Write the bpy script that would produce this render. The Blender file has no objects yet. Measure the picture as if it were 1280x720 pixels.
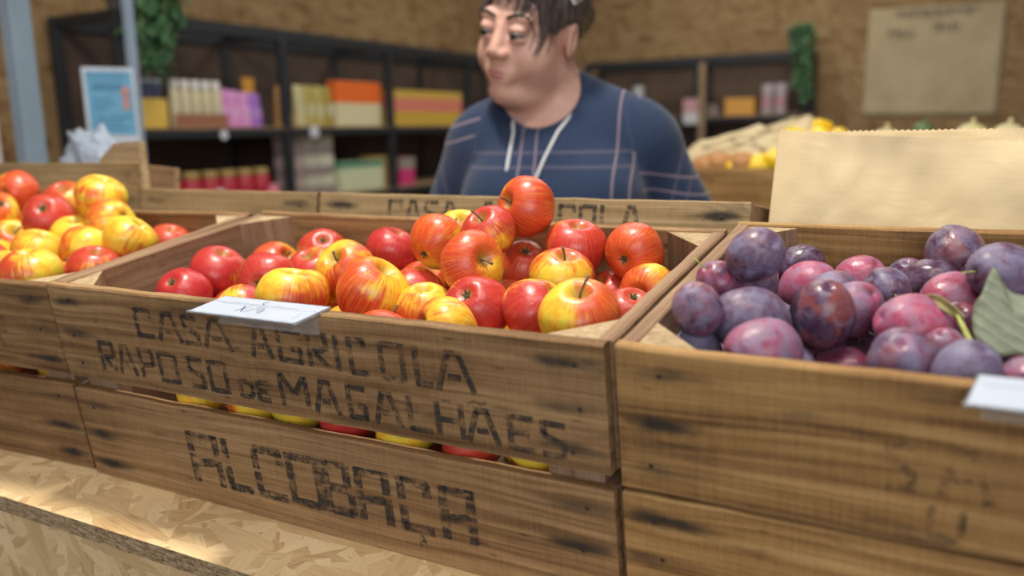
import bpy, math, random
import numpy as np
from mathutils import Matrix, Vector, noise as mnoise

# ------------------------------------------------------------------ camera, light, exposure
S = bpy.context.scene
COL = S.collection
R = math.radians
RIM_Z = 1.09                                   # height of the front rim of the crates above the floor
cam_data = bpy.data.cameras.new('camera')
cam_data.sensor_width = 36.0
cam_data.lens = 1061.0 / 1280.0 * 36.0
cam_data.clip_start = 0.05
cam_data.dof.use_dof = True
cam_data.dof.focus_distance = 0.84
cam_data.dof.aperture_fstop = 2.7
camera = bpy.data.objects.new('camera', cam_data)
COL.objects.link(camera)
CAMX = (0.87634, 0.48124, -0.02096)
CAMY = (0.0701, -0.17045, -0.98287)            # image down
CAMZ = (-0.47657, 0.85986, -0.18311)           # view direction
CAM = Vector((0.917, -0.5704, RIM_Z + 0.1597))
camera.matrix_world = Matrix(((CAMX[0], -CAMY[0], -CAMZ[0], CAM.x), (CAMX[1], -CAMY[1], -CAMZ[1], CAM.y),
                              (CAMX[2], -CAMY[2], -CAMZ[2], CAM.z), (0, 0, 0, 1)))
S.camera = camera

world = bpy.data.worlds.new('world'); S.world = world
world.use_nodes = True
world.node_tree.nodes['Background'].inputs[0].default_value = (0.72, 0.76, 0.85, 1)
world.node_tree.nodes['Background'].inputs[1].default_value = 0.85

def area_light(name, loc, target, size, size_y, energy, color):
    d = bpy.data.lights.new(name, 'AREA'); d.shape = 'RECTANGLE'; d.size = size; d.size_y = size_y
    d.energy = energy; d.color = color
    o = bpy.data.objects.new(name, d); COL.objects.link(o); o.location = loc
    o.rotation_euler = (Vector(target) - Vector(loc)).to_track_quat('-Z', 'Y').to_euler()
    return o
# ceiling lamps of the shop
area_light('ceiling_lamp_light', (0.15, 0.22, 2.95), (0.15, 0.16, 0), 0.20, 0.20, 42, (1.0, 0.93, 0.82))
area_light('ceiling_panel_light', (0.9, -0.5, 3.1), (0.5, 0.1, 1), 1.6, 0.5, 23, (1.0, 0.95, 0.88))
area_light('ceiling_panel_light', (-0.2, 1.9, 3.1), (-0.2, 1.7, 0), 1.6, 0.5, 17, (1.0, 0.95, 0.88))
area_light('ceiling_panel_light', (-0.3, 4.0, 3.1), (-0.3, 4.2, 0), 1.6, 0.6, 34, (1.0, 0.95, 0.88))
area_light('shop_front_light', (2.6, -3.4, 2.2), (0.0, 0.6, 1.1), 2.6, 1.8, 62, (0.96, 0.97, 1.0))
S.view_settings.view_transform = 'Standard'
S.view_settings.look = 'None'
S.view_settings.gamma = 1.0
S.view_settings.use_curve_mapping = False
S.view_settings.exposure = 0.08

# ------------------------------------------------------------------ helpers
def tag(o, label=None, cat=None, group=None, kind=None):
    if label: o['label'] = label
    if cat: o['category'] = cat
    if group: o['group'] = group
    if kind: o['kind'] = kind
    return o

def empty(name, mat, label=None, cat=None, group=None):
    o = bpy.data.objects.new(name, None); COL.objects.link(o)
    o.empty_display_size = 0.05
    o.matrix_world = mat
    return tag(o, label, cat, group)

def T(x, y, z): return Matrix.Translation((x, y, z))
def RZ(a): return Matrix.Rotation(R(a), 4, 'Z')
def RX(a): return Matrix.Rotation(R(a), 4, 'X')
def RY(a): return Matrix.Rotation(R(a), 4, 'Y')

class MB:
    """collects shapes, then links them as one mesh object"""
    def __init__(s): s.v = []; s.f = []; s.m = []; s.mi = 0
    def add(s, vs, fs, M=None):
        b = len(s.v)
        s.v += [tuple(M @ Vector(v)) if M is not None else tuple(v) for v in vs]
        s.f += [tuple(i + b for i in f) for f in fs]; s.m += [s.mi] * len(fs)
        return s
    def box(s, x0, x1, y0, y1, z0, z1, M=None, c=0.0):
        if c <= 0:
            vs = [(x, y, z) for x in (x0, x1) for y in (y0, y1) for z in (z0, z1)]
            fs = [(0, 1, 3, 2), (4, 6, 7, 5), (0, 4, 5, 1), (2, 3, 7, 6), (0, 2, 6, 4), (1, 5, 7, 3)]
            return s.add(vs, fs, M)
        # chamfered box: 24 vertices
        vs = []; idx = {}
        for ix, x in enumerate((x0, x1)):
            for iy, y in enumerate((y0, y1)):
                for iz, z in enumerate((z0, z1)):
                    sx, sy, sz = (1 - 2 * ix) * c, (1 - 2 * iy) * c, (1 - 2 * iz) * c
                    idx[ix, iy, iz] = len(vs)
                    vs += [(x, y + sy, z + sz), (x + sx, y, z + sz), (x + sx, y + sy, z)]
        fs = []
        for a in range(3):
            for d in (0, 1):
                o = [i for i in range(3) if i != a]; loop = []
                for p, q in ((0, 0), (1, 0), (1, 1), (0, 1)):
                    k = [0, 0, 0]; k[a] = d; k[o[0]] = p; k[o[1]] = q; loop.append(idx[tuple(k)] + a)
                if (d == 0) == (a != 1): loop.reverse()
                fs.append(tuple(loop))
        for a in range(3):
            o = [i for i in range(3) if i != a]
            for p in (0, 1):
                for q in (0, 1):
                    k0 = [0, 0, 0]; k1 = [0, 0, 0]; k1[a] = 1
                    for k in (k0, k1): k[o[0]] = p; k[o[1]] = q
                    i0, i1 = idx[tuple(k0)], idx[tuple(k1)]
                    l = (i0 + o[0], i1 + o[0], i1 + o[1], i0 + o[1])
                    fs.append(l if (p == q) == (a != 1) else l[::-1])
        for k, i in idx.items():
            l = (i, i + 1, i + 2); fs.append(l if (sum(k) % 2) == 1 else l[::-1])
        return s.add(vs, fs, M)
    def lathe(s, prof, n=24, M=None, cap=True):
        vs = [(r * math.cos(2 * math.pi * j / n), r * math.sin(2 * math.pi * j / n), z) for r, z in prof for j in range(n)]
        fs = [(i * n + j, i * n + (j + 1) % n, (i + 1) * n + (j + 1) % n, (i + 1) * n + j) for i in range(len(prof) - 1) for j in range(n)]
        if cap:
            fs.append(tuple(range(n))[::-1]); fs.append(tuple((len(prof) - 1) * n + j for j in range(n)))
        return s.add(vs, fs, M)
    def tube(s, pts, rads, n=8, M=None):
        pts = [Vector(p) for p in pts]
        if not hasattr(rads, '__len__'): rads = [rads] * len(pts)
        vs = []; up = Vector((0, 0, 1)); prev = None
        for i, p in enumerate(pts):
            t = (pts[min(i + 1, len(pts) - 1)] - pts[max(i - 1, 0)]).normalized()
            if prev is None:
                a = t.cross(up if abs(t.z) < 0.9 else Vector((1, 0, 0))).normalized()
            else:
                a = (prev - t * prev.dot(t)).normalized()
            prev = a; b = t.cross(a)
            vs += [tuple(p + (a * math.cos(2 * math.pi * j / n) + b * math.sin(2 * math.pi * j / n)) * rads[i]) for j in range(n)]
        fs = [(i * n + j, i * n + (j + 1) % n, (i + 1) * n + (j + 1) % n, (i + 1) * n + j) for i in range(len(pts) - 1) for j in range(n)]
        fs.append(tuple(range(n))[::-1]); fs.append(tuple((len(pts) - 1) * n + j for j in range(n)))
        return s.add(vs, fs, M)
    def sphere(s, c, r, n=20, m=12, M=None):
        r = r if hasattr(r, '__len__') else (r, r, r)
        vs = [(c[0], c[1], c[2] + r[2])]
        for i in range(1, m):
            t = math.pi * i / m
            vs += [(c[0] + r[0] * math.sin(t) * math.cos(2 * math.pi * j / n), c[1] + r[1] * math.sin(t) * math.sin(2 * math.pi * j / n), c[2] + r[2] * math.cos(t)) for j in range(n)]
        vs.append((c[0], c[1], c[2] - r[2]))
        fs = [(0, 1 + j, 1 + (j + 1) % n) for j in range(n)]
        for i in range(m - 2):
            fs += [(1 + i * n + j, 1 + (i + 1) * n + j, 1 + (i + 1) * n + (j + 1) % n, 1 + i * n + (j + 1) % n) for j in range(n)]
        L = len(vs) - 1; b = 1 + (m - 2) * n
        fs += [(L, b + (j + 1) % n, b + j) for j in range(n)]
        return s.add(vs, fs, M)
    def prism(s, poly, z0, z1, M=None):
        n = len(poly)
        vs = [(x, y, z0) for x, y in poly] + [(x, y, z1) for x, y in poly]
        fs = [tuple(range(n))[::-1], tuple(range(n, 2 * n))] + [(i, (i + 1) % n, n + (i + 1) % n, n + i) for i in range(n)]
        return s.add(vs, fs, M)
    def build(s, name, mats, parent=None, M=None, smooth=False):
        me = bpy.data.meshes.new(name); me.from_pydata(s.v, [], s.f)
        if not isinstance(mats, (list, tuple)): mats = [mats]
        for m in mats: me.materials.append(m)
        if len(mats) > 1: me.polygons.foreach_set('material_index', s.m)
        if smooth: me.polygons.foreach_set('use_smooth', [True] * len(me.polygons))
        me.update()
        o = bpy.data.objects.new(name, me); COL.objects.link(o)
        if parent is not None: o.parent = parent
        if M is not None: o.matrix_basis = M
        return o

# ------------------------------------------------------------------ materials
class NT:
    def __init__(s, name):
        s.mat = bpy.data.materials.new(name); s.mat.use_nodes = True
        s.t = s.mat.node_tree; s.b = s.t.nodes['Principled BSDF']
    def n(s, ty, **kw):
        nd = s.t.nodes.new('ShaderNode' + ty)
        for k, v in kw.items(): setattr(nd, k, v)
        return nd
    def put(s, sock, v):
        if isinstance(v, bpy.types.NodeSocket): s.t.links.new(v, sock)
        elif isinstance(v, (tuple, list)) and len(v) == 3 and sock.type == 'RGBA': sock.default_value = (*v, 1)
        else: sock.default_value = v
    def math(s, op, a, b=0.0, c=None, clamp=False):
        nd = s.n('Math', operation=op, use_clamp=clamp); s.put(nd.inputs[0], a); s.put(nd.inputs[1], b)
        if c is not None: s.put(nd.inputs[2], c)
        return nd.outputs[0]
    def vmath(s, op, a, b=(0, 0, 0)):
        nd = s.n('VectorMath', operation=op); s.put(nd.inputs[0], a); s.put(nd.inputs[1], b)
        return nd.outputs[1] if op in ('DOT_PRODUCT', 'LENGTH', 'DISTANCE') else nd.outputs[0]
    def mix(s, fac, a, b, mode='MIX'):
        nd = s.n('Mix', data_type='RGBA', blend_type=mode); s.put(nd.inputs[0], fac); s.put(nd.inputs[6], a); s.put(nd.inputs[7], b)
        return nd.outputs[2]
    def rng(s, v, a, b, c=0.0, d=1.0, smooth=False):
        nd = s.n('MapRange', interpolation_type='SMOOTHSTEP' if smooth else 'LINEAR')
        for i, x in enumerate((v, a, b, c, d)): s.put(nd.inputs[i], x)
        return nd.outputs[0]
    def noise(s, vec, scale=5.0, detail=4.0, rough=0.55, dist=0.0):
        nd = s.n('TexNoise'); s.put(nd.inputs['Vector'], vec); s.put(nd.inputs['Scale'], scale)
        s.put(nd.inputs['Detail'], detail); s.put(nd.inputs['Roughness'], rough); s.put(nd.inputs['Distortion'], dist)
        return nd.outputs[0]
    def vor(s, vec, scale=5.0, feature='F1'):
        nd = s.n('TexVoronoi', feature=feature); s.put(nd.inputs['Vector'], vec); s.put(nd.inputs['Scale'], scale)
        return nd
    def obj(s): return s.n('TexCoord').outputs['Object']
    def sep(s, v):
        nd = s.n('SeparateXYZ'); s.put(nd.inputs[0], v); return nd.outputs
    def comb(s, x, y, z):
        nd = s.n('CombineXYZ'); s.put(nd.inputs[0], x); s.put(nd.inputs[1], y); s.put(nd.inputs[2], z); return nd.outputs[0]
    def attr(s, name, ty='OBJECT'): return s.n('Attribute', attribute_type=ty, attribute_name=name).outputs['Fac']
    def rand(s): return s.n('ObjectInfo').outputs['Random']
    def ramp(s, fac, stops):
        nd = s.n('ValToRGB'); e = nd.color_ramp.elements
        e[0].position, e[0].color = stops[0][0], (*stops[0][1], 1)
        e[1].position, e[1].color = stops[-1][0], (*stops[-1][1], 1)
        for p, c in stops[1:-1]:
            x = e.new(p); x.color = (*c, 1)
        s.put(nd.inputs[0], fac); return nd.outputs[0]
    def bump(s, h, dist=0.001, strength=0.5):
        nd = s.n('Bump'); s.put(nd.inputs['Height'], h); nd.inputs['Distance'].default_value = dist; nd.inputs['Strength'].default_value = strength
        s.put(s.b.inputs['Normal'], nd.outputs[0])
    def done(s, col, rough=0.6, **kw):
        s.put(s.b.inputs['Base Color'], col); s.put(s.b.inputs['Roughness'], rough)
        for k, v in kw.items(): s.put(s.b.inputs[k.replace('_', ' ')], v)
        return s.mat

def plain(name, col, rough=0.5, var=0.12, scale=30.0, **kw):
    """painted / printed surface with a slight unevenness"""
    m = NT(name); n = m.noise(m.obj(), scale, 3)
    c = m.mix(m.rng(n, 0.3, 0.7, 0, 1), tuple(x * (1 - var) for x in col), tuple(min(1, x * (1 + var)) for x in col))
    return m.done(c, rough, **kw)

def wood(name, dark, mid, light, stains=False, grain=1.0, rough=0.72):
    """sawn board, grain along the board's own X"""
    m = NT(name); o = m.obj(); rnd = m.rand()
    off = m.comb(m.math('MULTIPLY', rnd, 37.0), m.math('MULTIPLY', rnd, 11.0), m.math('MULTIPLY', rnd, 53.0))
    v = m.vmath('ADD', o, off)
    warp = m.noise(m.vmath('MULTIPLY', v, (3.0, 12.0, 12.0)), 1.0, 2)
    g1 = m.noise(m.vmath('ADD', m.vmath('MULTIPLY', v, (2.6, 130.0, 130.0)), m.comb(0.0, 0.0, m.math('MULTIPLY', warp, 3.5))), grain, 6, 0.6, 0.4)
    g2 = m.noise(m.vmath('MULTIPLY', v, (9.0, 520.0, 520.0)), 1.0, 3)
    big = m.noise(m.vmath('MULTIPLY', v, (5.0, 22.0, 22.0)), 1.0, 4, 0.6)
    f = m.math('ADD', m.math('MULTIPLY', g1, 0.62), m.math('ADD', m.math('MULTIPLY', g2, 0.13), m.math('MULTIPLY', big, 0.33)))
    saw = m.noise(m.vmath('MULTIPLY', v, (420.0, 30.0, 30.0)), 1.0, 3, 0.7)
    f = m.math('ADD', f, m.math('MULTIPLY', m.math('SUBTRACT', saw, 0.5), 0.16))
    f = m.math('ADD', f, m.math('MULTIPLY', m.math('SUBTRACT', rnd, 0.5), 0.10))
    c = m.ramp(f, [(0.36, dark), (0.52, mid), (0.70, light)])
    # small dark pits and dents
    pit = m.vor(m.vmath('MULTIPLY', v, (16.0, 60.0, 60.0)), 1.0).outputs['Distance']
    c = m.mix(m.rng(pit, 0.04, 0.12, 0.55, 0.0), c, tuple(x * 0.3 for x in dark))
    # grey weathering
    w = m.noise(m.vmath('MULTIPLY', v, (7.0, 16.0, 16.0)), 1.0, 5, 0.65)
    c = m.mix(m.rng(w, 0.55, 0.78, 0.0, 0.22), c, (0.11, 0.085, 0.06))
    if stains:
        x, y, z = m.sep(o)[:3]
        half = m.attr('half'); hh = m.attr('hgt')
        dx = m.math('SUBTRACT', m.math('ABSOLUTE', x), m.math('SUBTRACT', half, 0.034))
        zz = m.math('MULTIPLY', z, m.math('DIVIDE', 3.0, hh))
        dz = m.math('SUBTRACT', zz, m.math('ROUND', zz))
        dn = m.noise(m.vmath('MULTIPLY', v, (30.0, 60.0, 60.0)), 1.0, 4)
        d = m.math('SQRT', m.math('ADD', m.math('POWER', m.math('DIVIDE', dx, 0.038), 2.0), m.math('POWER', m.math('DIVIDE', dz, 0.20), 2.0)))
        d = m.math('ADD', d, m.math('MULTIPLY', m.math('SUBTRACT', dn, 0.5), 1.5))
        amp = m.rng(m.noise(m.vmath('MULTIPLY', v, (6.0, 24.0, 24.0)), 1.0, 1), 0.40, 0.58, 0.30, 0.95)
        c = m.mix(m.math('MULTIPLY', m.rng(d, 0.10, 1.25, 1.0, 0.0, True), amp), c, (0.022, 0.019, 0.017))
        sm = m.noise(m.vmath('MULTIPLY', v, (9.0, 40.0, 40.0)), 1.0, 3, 0.6, 0.6)
        c = m.mix(m.rng(sm, 0.60, 0.74, 0.0, 0.55), c, (0.035, 0.028, 0.022))
    m.bump(m.math('ADD', g1, m.math('MULTIPLY', g2, 0.6)), 0.0012, 0.55)
    return m.done(c, rough, Specular_IOR_Level=0.3)

def osb(name, plane, tint=(1, 1, 1), size=1.0, rough=0.65, contrast=1.0):
    """strand board: several layers of long wood flakes lying in different directions"""
    m = NT(name); x, y, z = m.sep(m.obj())[:3]
    u, w = {'xy': (x, y), 'xz': (x, z), 'yz': (y, z)}[plane]
    base = m.comb(u, w, 0.0)
    warp = m.n('TexNoise'); m.put(warp.inputs['Vector'], base); warp.inputs['Scale'].default_value = 22 * size
    wv = m.vmath('MULTIPLY', m.vmath('SUBTRACT', warp.outputs['Color'], (0.5, 0.5, 0.5)), (0.006 / size, 0.006 / size, 0))
    base = m.vmath('ADD', base, wv)
    col = None; hsum = None
    for i, (ang, sc, th) in enumerate(((8, 1.0, 0), (62, 1.0, .45), (-38, 1.15, .55), (20, 1.3, .6), (-75, .9, .68), (-8, .8, .72))):
        ca, sa = math.cos(R(ang)), math.sin(R(ang))
        lu = m.vmath('DOT_PRODUCT', base, (ca, sa, 0)); lw = m.vmath('DOT_PRODUCT', base, (-sa, ca, 0))
        p = m.comb(m.math('MULTIPLY', lu, 17.0 * sc * size), m.math('MULTIPLY', lw, 62.0 * sc * size), 3.7 * i + 1.3)
        vo = m.vor(p, 1.0); cr = m.sep(vo.outputs['Color'])
        gr = m.noise(m.comb(m.math('MULTIPLY', lu, 30.0 * size), m.math('MULTIPLY', lw, 420.0 * size), 5.0 * i), 1.0, 3)
        k = m.math('ADD', m.math('ADD', m.math('MULTIPLY', cr[0], 0.75 * contrast), 0.42 * (1 - contrast)), m.math('MULTIPLY', m.math('SUBTRACT', gr, 0.35), 0.55))
        c = m.ramp(k, [(0.0, (.30 * tint[0], .17 * tint[1], .075 * tint[2])), (0.22, (.50 * tint[0], .34 * tint[1], .17 * tint[2])),
                       (0.55, (.66 * tint[0], .49 * tint[1], .27 * tint[2])), (1.0, (.78 * tint[0], .62 * tint[1], .38 * tint[2]))])
        if col is None: col = c; hsum = cr[1]
        else:
            k = m.rng(cr[2], th, th + 0.02); col = m.mix(k, col, c)
            nd = m.n('Mix', data_type='FLOAT'); m.put(nd.inputs[0], k); m.put(nd.inputs[2], hsum); m.put(nd.inputs[3], cr[1]); hsum = nd.outputs[0]
    m.bump(hsum, 0.0008, 0.5)
    return m.done(col, rough, Specular_IOR_Level=0.3)

def osb_edge():
    m = NT('strand_board_edge'); o = m.obj()
    n = m.noise(m.vmath('MULTIPLY', o, (60, 60, 330)), 1.0, 5, 0.7, 0.5)
    n2 = m.noise(o, 260.0, 3)
    k = m.math('ADD', m.math('MULTIPLY', n, 0.65), m.math('MULTIPLY', n2, 0.35))
    c = m.ramp(k, [(0.34, (.10, .055, .025)), (0.48, (.36, .24, .12)), (0.62, (.60, .46, .28))])
    m.bump(k, 0.004, 1.0)
    return m.done(c, 0.8)

def apple_skin():
    m = NT('apple_skin'); o = m.obj(); n = m.vmath('NORMALIZE', o)
    x, y, z = m.sep(n)[:3]; rnd = m.rand(); off = m.math('MULTIPLY', rnd, 91.0)
    rho = m.math('MAXIMUM', m.math('SQRT', m.math('ADD', m.math('MULTIPLY', x, x), m.math('MULTIPLY', y, y))), 0.08)
    cx = m.math('DIVIDE', x, rho); cy = m.math('DIVIDE', y, rho)
    zo = m.math('ADD', m.math('MULTIPLY', z, 0.9), off)
    st = m.noise(m.comb(m.math('MULTIPLY', cx, 9.0), m.math('MULTIPLY', cy, 9.0), zo), 1.0, 5, 0.65, 0.25)
    st2 = m.noise(m.comb(m.math('MULTIPLY', cx, 26.0), m.math('MULTIPLY', cy, 26.0), m.math('MULTIPLY', zo, 1.6)), 1.0, 3, 0.6)
    big = m.noise(m.vmath('ADD', n, m.comb(off, off, off)), 1.6, 3, 0.5)
    bl = m.attr('blush'); cr = m.attr('crimson')
    k = m.math('ADD', m.math('MULTIPLY', x, 0.80), m.math('MULTIPLY', m.math('SUBTRACT', big, 0.5), 1.8))
    k = m.math('ADD', k, m.math('ADD', m.math('MULTIPLY', m.math('SUBTRACT', st, 0.5), 1.35), m.math('MULTIPLY', m.math('SUBTRACT', st2, 0.5), 0.9)))
    k = m.math('ADD', k, m.math('MULTIPLY', m.math('SUBTRACT', bl, 0.5), 2.5))
    k = m.rng(k, -0.32, 0.50, 0, 1, True)
    gn = m.noise(m.vmath('ADD', n, m.comb(off, 3.0, off)), 2.2, 3)
    ground = m.ramp(gn, [(0.32, (.68, .58, .05)), (0.48, (.86, .58, .05)), (0.66, (.84, .38, .03))])
    red = m.mix(m.math('ADD', m.math('MULTIPLY', cr, 0.85), m.math('MULTIPLY', m.math('SUBTRACT', st, 0.5), 0.9), clamp=True), (.62, .065, .016), (.43, .012, .036))
    red = m.mix(m.math('MULTIPLY', m.rng(st2, 0.44, 0.66, 0.0, 0.8), m.math('SUBTRACT', 1.15, cr)), red, (.74, .22, .035))
    half = m.mix(0.5, ground, (.78, .20, .02))
    c = m.mix(m.rng(k, 0.0, 0.55), ground, half); c = m.mix(m.rng(k, 0.35, 1.0), c, red)
    # stem hollow and calyx hollow turn greenish brown
    top = m.math('MULTIPLY', m.rng(rho, 0.16, 0.42, 1.0, 0.0, True), m.math('GREATER_THAN', z, 0.0))
    c = m.mix(m.math('MULTIPLY', top, 0.75), c, (.33, .25, .045))
    bot = m.math('MULTIPLY', m.rng(rho, 0.12, 0.30, 1.0, 0.0, True), m.math('LESS_THAN', z, 0.0))
    c = m.mix(m.math('MULTIPLY', bot, 0.7), c, (.35, .22, .05))
    dots = m.vor(n, 15.0).outputs['Distance']
    c = m.mix(m.rng(dots, 0.04, 0.10, 0.45, 0.0), c, (.85, .62, .30))
    rus = m.noise(m.vmath('ADD', n, m.comb(5.0, off, off)), 4.0, 5, 0.7)
    c = m.mix(m.rng(rus, 0.70, 0.76, 0.0, 0.6), c, (.40, .26, .08))
    r = m.rng(m.noise(n, 6.0, 3), 0.3, 0.7, 0.28, 0.44)
    m.bump(m.noise(n, 7.0, 2), 0.0012, 0.35)
    return m.done(c, r, Specular_IOR_Level=0.5, Coat_Weight=0.12, Coat_Roughness=0.2, Subsurface_Weight=0.02,
                  Subsurface_Radius=(0.01, 0.004, 0.002), Subsurface_Scale=0.5)

def plum_skin():
    m = NT('plum_skin'); o = m.obj(); n = m.vmath('NORMALIZE', o); off = m.math('MULTIPLY', m.rand(), 77.0)
    v = m.vmath('ADD', n, m.comb(off, off, m.math('MULTIPLY', off, 0.5)))
    a = m.noise(v, 1.7, 4, 0.55, 0.4); b = m.noise(m.vmath('ADD', v, (9, 4, 2)), 1.5, 3, 0.5, 0.5)
    c = m.mix(m.rng(m.math('ADD', a, m.math('SUBTRACT', m.attr('pink'), 0.5)), 0.25, 0.85, 0, 1, True), (.060, .014, .045), (.46, .055, .115))
    c = m.mix(m.math('MULTIPLY', m.rng(b, 0.42, 0.66, 0, 0.9, True), m.attr('brown')), c, (.30, .060, .022))
    bl = m.noise(m.vmath('ADD', v, (1, 7, 3)), 1.9, 5, 0.6, 0.8)
    fine = m.noise(m.vmath('ADD', v, (1, 7, 3)), 14.0, 4, 0.6)
    k = m.math('ADD', m.math('MULTIPLY', bl, 1.0), m.math('MULTIPLY', fine, 0.25))
    k = m.rng(m.math('ADD', k, m.math('MULTIPLY', m.math('SUBTRACT', m.attr('bloom'), 0.5), 0.7)), 0.40, 0.88, 0.08, 0.80, True)
    c = m.mix(k, c, (.25, .235, .37))
    sp = m.vor(n, 17.0).outputs['Distance']
    c = m.mix(m.rng(sp, 0.04, 0.10, 0.35, 0.0), c, (.52, .34, .33))
    r = m.rng(k, 0.1, 0.7, 0.26, 0.60)
    m.bump(m.noise(n, 6.0, 3), 0.001, 0.3)
    return m.done(c, r, Specular_IOR_Level=0.5, Subsurface_Weight=0.05, Subsurface_Radius=(0.006, 0.002, 0.003), Subsurface_Scale=0.5)

def stencil_ink(name, cover, col=(.030, .027, .026)):
    """worn black stencil paint: flaked away by noise"""
    m = NT(name); o = m.obj()
    n = m.noise(o, 190.0, 5, 0.7); n2 = m.noise(m.vmath('MULTIPLY', o, (25, 25, 110)), 1.0, 4, 0.6)
    k = m.math('ADD', m.math('MULTIPLY', n, 0.5), m.math('MULTIPLY', n2, 0.5))
    m.put(m.b.inputs['Alpha'], m.rng(k, 0.47 + cover * 0.22, 0.33 + cover * 0.22, 0.04, 0.74))
    return m.done(col, 0.8)

def glassy(name, col, trans=1.0, rough=0.05):
    m = NT(name)
    m.put(m.b.inputs['Alpha'], 0.42)
    return m.done(col, rough, Transmission_Weight=trans, IOR=1.35, Specular_IOR_Level=0.5)

M = {}
M['crate'] = wood('crate_board', (.085, .040, .015), (.225, .124, .052), (.41, .255, .118), True)
M['crate_in'] = wood('crate_side_board', (.14, .075, .040), (.26, .155, .088), (.38, .25, .15))
M['crate_gold'] = wood('golden_crate_board', (.13, .060, .018), (.325, .180, .062), (.52, .33, .135), True)
M['post'] = wood('corner_post', (.25, .17, .09), (.40, .29, .16), (.56, .43, .26))
M['rim'] = wood('worn_board_edge', (.26, .165, .080), (.43, .305, .165), (.60, .46, .28))
M['crate_back'] = wood('rear_crate_board', (.16, .10, .045), (.31, .21, .10), (.44, .32, .17), True)
M['osb_top'] = osb('strand_board_top', 'xy', (1.20, 1.18, 1.16), .85, contrast=.72)
M['osb_front'] = osb('strand_board_front', 'xz', (1.12, 1.10, 1.06), .8, contrast=.75)
M['osb_edge'] = osb_edge()
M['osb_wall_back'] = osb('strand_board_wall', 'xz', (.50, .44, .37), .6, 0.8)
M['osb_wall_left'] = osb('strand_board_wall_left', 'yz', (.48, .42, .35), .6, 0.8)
M['apple'] = apple_skin(); M['plum'] = plum_skin()
M['stem'] = plain('stem_brown', (.16, .10, .045), 0.7, 0.3, 200)
M['stem_green'] = plain('stem_green', (.42, .46, .12), 0.6, 0.2, 200)
M['calyx'] = plain('calyx_dry', (.07, .06, .03), 0.9, 0.4, 300)
M['ink'] = stencil_ink('stencil_ink', 0.52); M['ink_faint'] = stencil_ink('faint_stencil_ink', 0.16)
M['ink_mid'] = stencil_ink('worn_stencil_ink', 0.35)
M['nail'] = plain('rusty_nail', (.05, .04, .035), 0.6, 0.3, 400, Metallic=0.6)
M['black'] = plain('black_shelf_metal', (.018, .022, .028), 0.5)
M['shelfwood'] = wood('shelf_board', (.20, .13, .07), (.33, .23, .13), (.45, .33, .2))
M['kraft'] = None
M['white'] = plain('white_card', (.50, .56, .66), 0.35, 0.03)
M['clear'] = glassy('clear_plastic', (.95, .97, 1.0), 0.85, 0.06)
M['blueink'] = plain('blue_marker_ink', (.06, .11, .24), 0.6)

def kraft():
    m = NT('kraft_paper'); o = m.obj()
    n = m.noise(m.vmath('MULTIPLY', o, (3, 120, 120)), 3.0, 4); n2 = m.noise(o, 9.0, 3)
    c = m.ramp(m.math('ADD', m.math('MULTIPLY', n, .4), m.math('MULTIPLY', n2, .6)), [(.35, (.74, .58, .33)), (.65, (.82, .67, .41))])
    m.bump(m.noise(o, 14.0, 3, .5, .8), 0.004, 0.5)
    return m.done(c, 0.75, Specular_IOR_Level=0.3)
M['kraft'] = kraft()

# ------------------------------------------------------------------ the room
def struct(name, x0, x1, y0, y1, z0, z1, mat):
    mb = MB(); cx, cy, cz = (x0 + x1) / 2, (y0 + y1) / 2, (z0 + z1) / 2
    mb.box(x0 - cx, x1 - cx, y0 - cy, y1 - cy, z0 - cz, z1 - cz)
    return tag(mb.build(name, mat, None, T(cx, cy, cz)), kind='structure')

WALL_X = -2.30; WALL_Y = 5.63
def concrete():
    m = NT('grey_concrete'); o = m.obj()
    n = m.noise(o, 2.5, 6, .6); return m.done(m.ramp(n, [(.3, (.16, .155, .15)), (.7, (.27, .26, .25))]), 0.6)
M['floor'] = concrete()
M['ceil'] = plain('ceiling_paint', (.42, .42, .42), 0.9, 0.05, 2)
M['plaster'] = plain('right_wall_paint', (.50, .46, .40), 0.9, 0.06, 2)
struct('floor', WALL_X - .1, 4.0, -5, WALL_Y + .1, -.1, 0, M['floor'])
struct('ceiling', WALL_X - .1, 4.0, -5, WALL_Y + .1, 3.2, 3.3, M['ceil'])
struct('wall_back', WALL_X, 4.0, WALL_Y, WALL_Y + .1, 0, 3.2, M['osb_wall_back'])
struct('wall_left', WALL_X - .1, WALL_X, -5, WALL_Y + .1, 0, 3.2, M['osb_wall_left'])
struct('wall_right', 3.9, 4.0, -5, WALL_Y, 0, 3.2, M['plaster'])

# ------------------------------------------------------------------ display stand under the crates (the board slopes towards the customer)
MC = T(0, 0, RIM_Z) @ RX(8.4)
HC = 0.2407
st = empty('display_stand', T(0.25, 0.2, 0), 'strand board display stand with a sloping ledge carrying the row of fruit crates', 'stand')
IV = T(0.25, 0.2, 0).inverted()
mb = MB(); mb.box(-1.0, 1.0, -.205, .205, -.011, .011)
o = mb.build('ledge_board', [M['osb_top'], M['osb_edge']], st, IV @ MC @ T(.25, .125, -HC - .0115))
for p in o.data.polygons: p.material_index = 0 if abs(p.normal.z) > .5 else 1
mb = MB(); mb.box(-.97, .97, -.009, .009, -.20, .20)
mb.build('front_panel', M['osb_front'], st, IV @ MC @ T(.25, -.062, -HC - .023 - .20))
mb = MB(); mb.box(-.97, .97, -.009, .009, -.24, .24)
mb.build('kick_panel', M['osb_front'], st, T(0, -.2 + .03, .24))
for s in (-1, 1):
    mb = MB(); mb.prism([(-.15, 0), (.155, 0), (.155, .82), (-.15, .775)], -.009, .009, RZ(90) @ RX(90))
    mb.build('side_panel', M['osb_wall_left'], st, T(s * .93, 0, 0))

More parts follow.
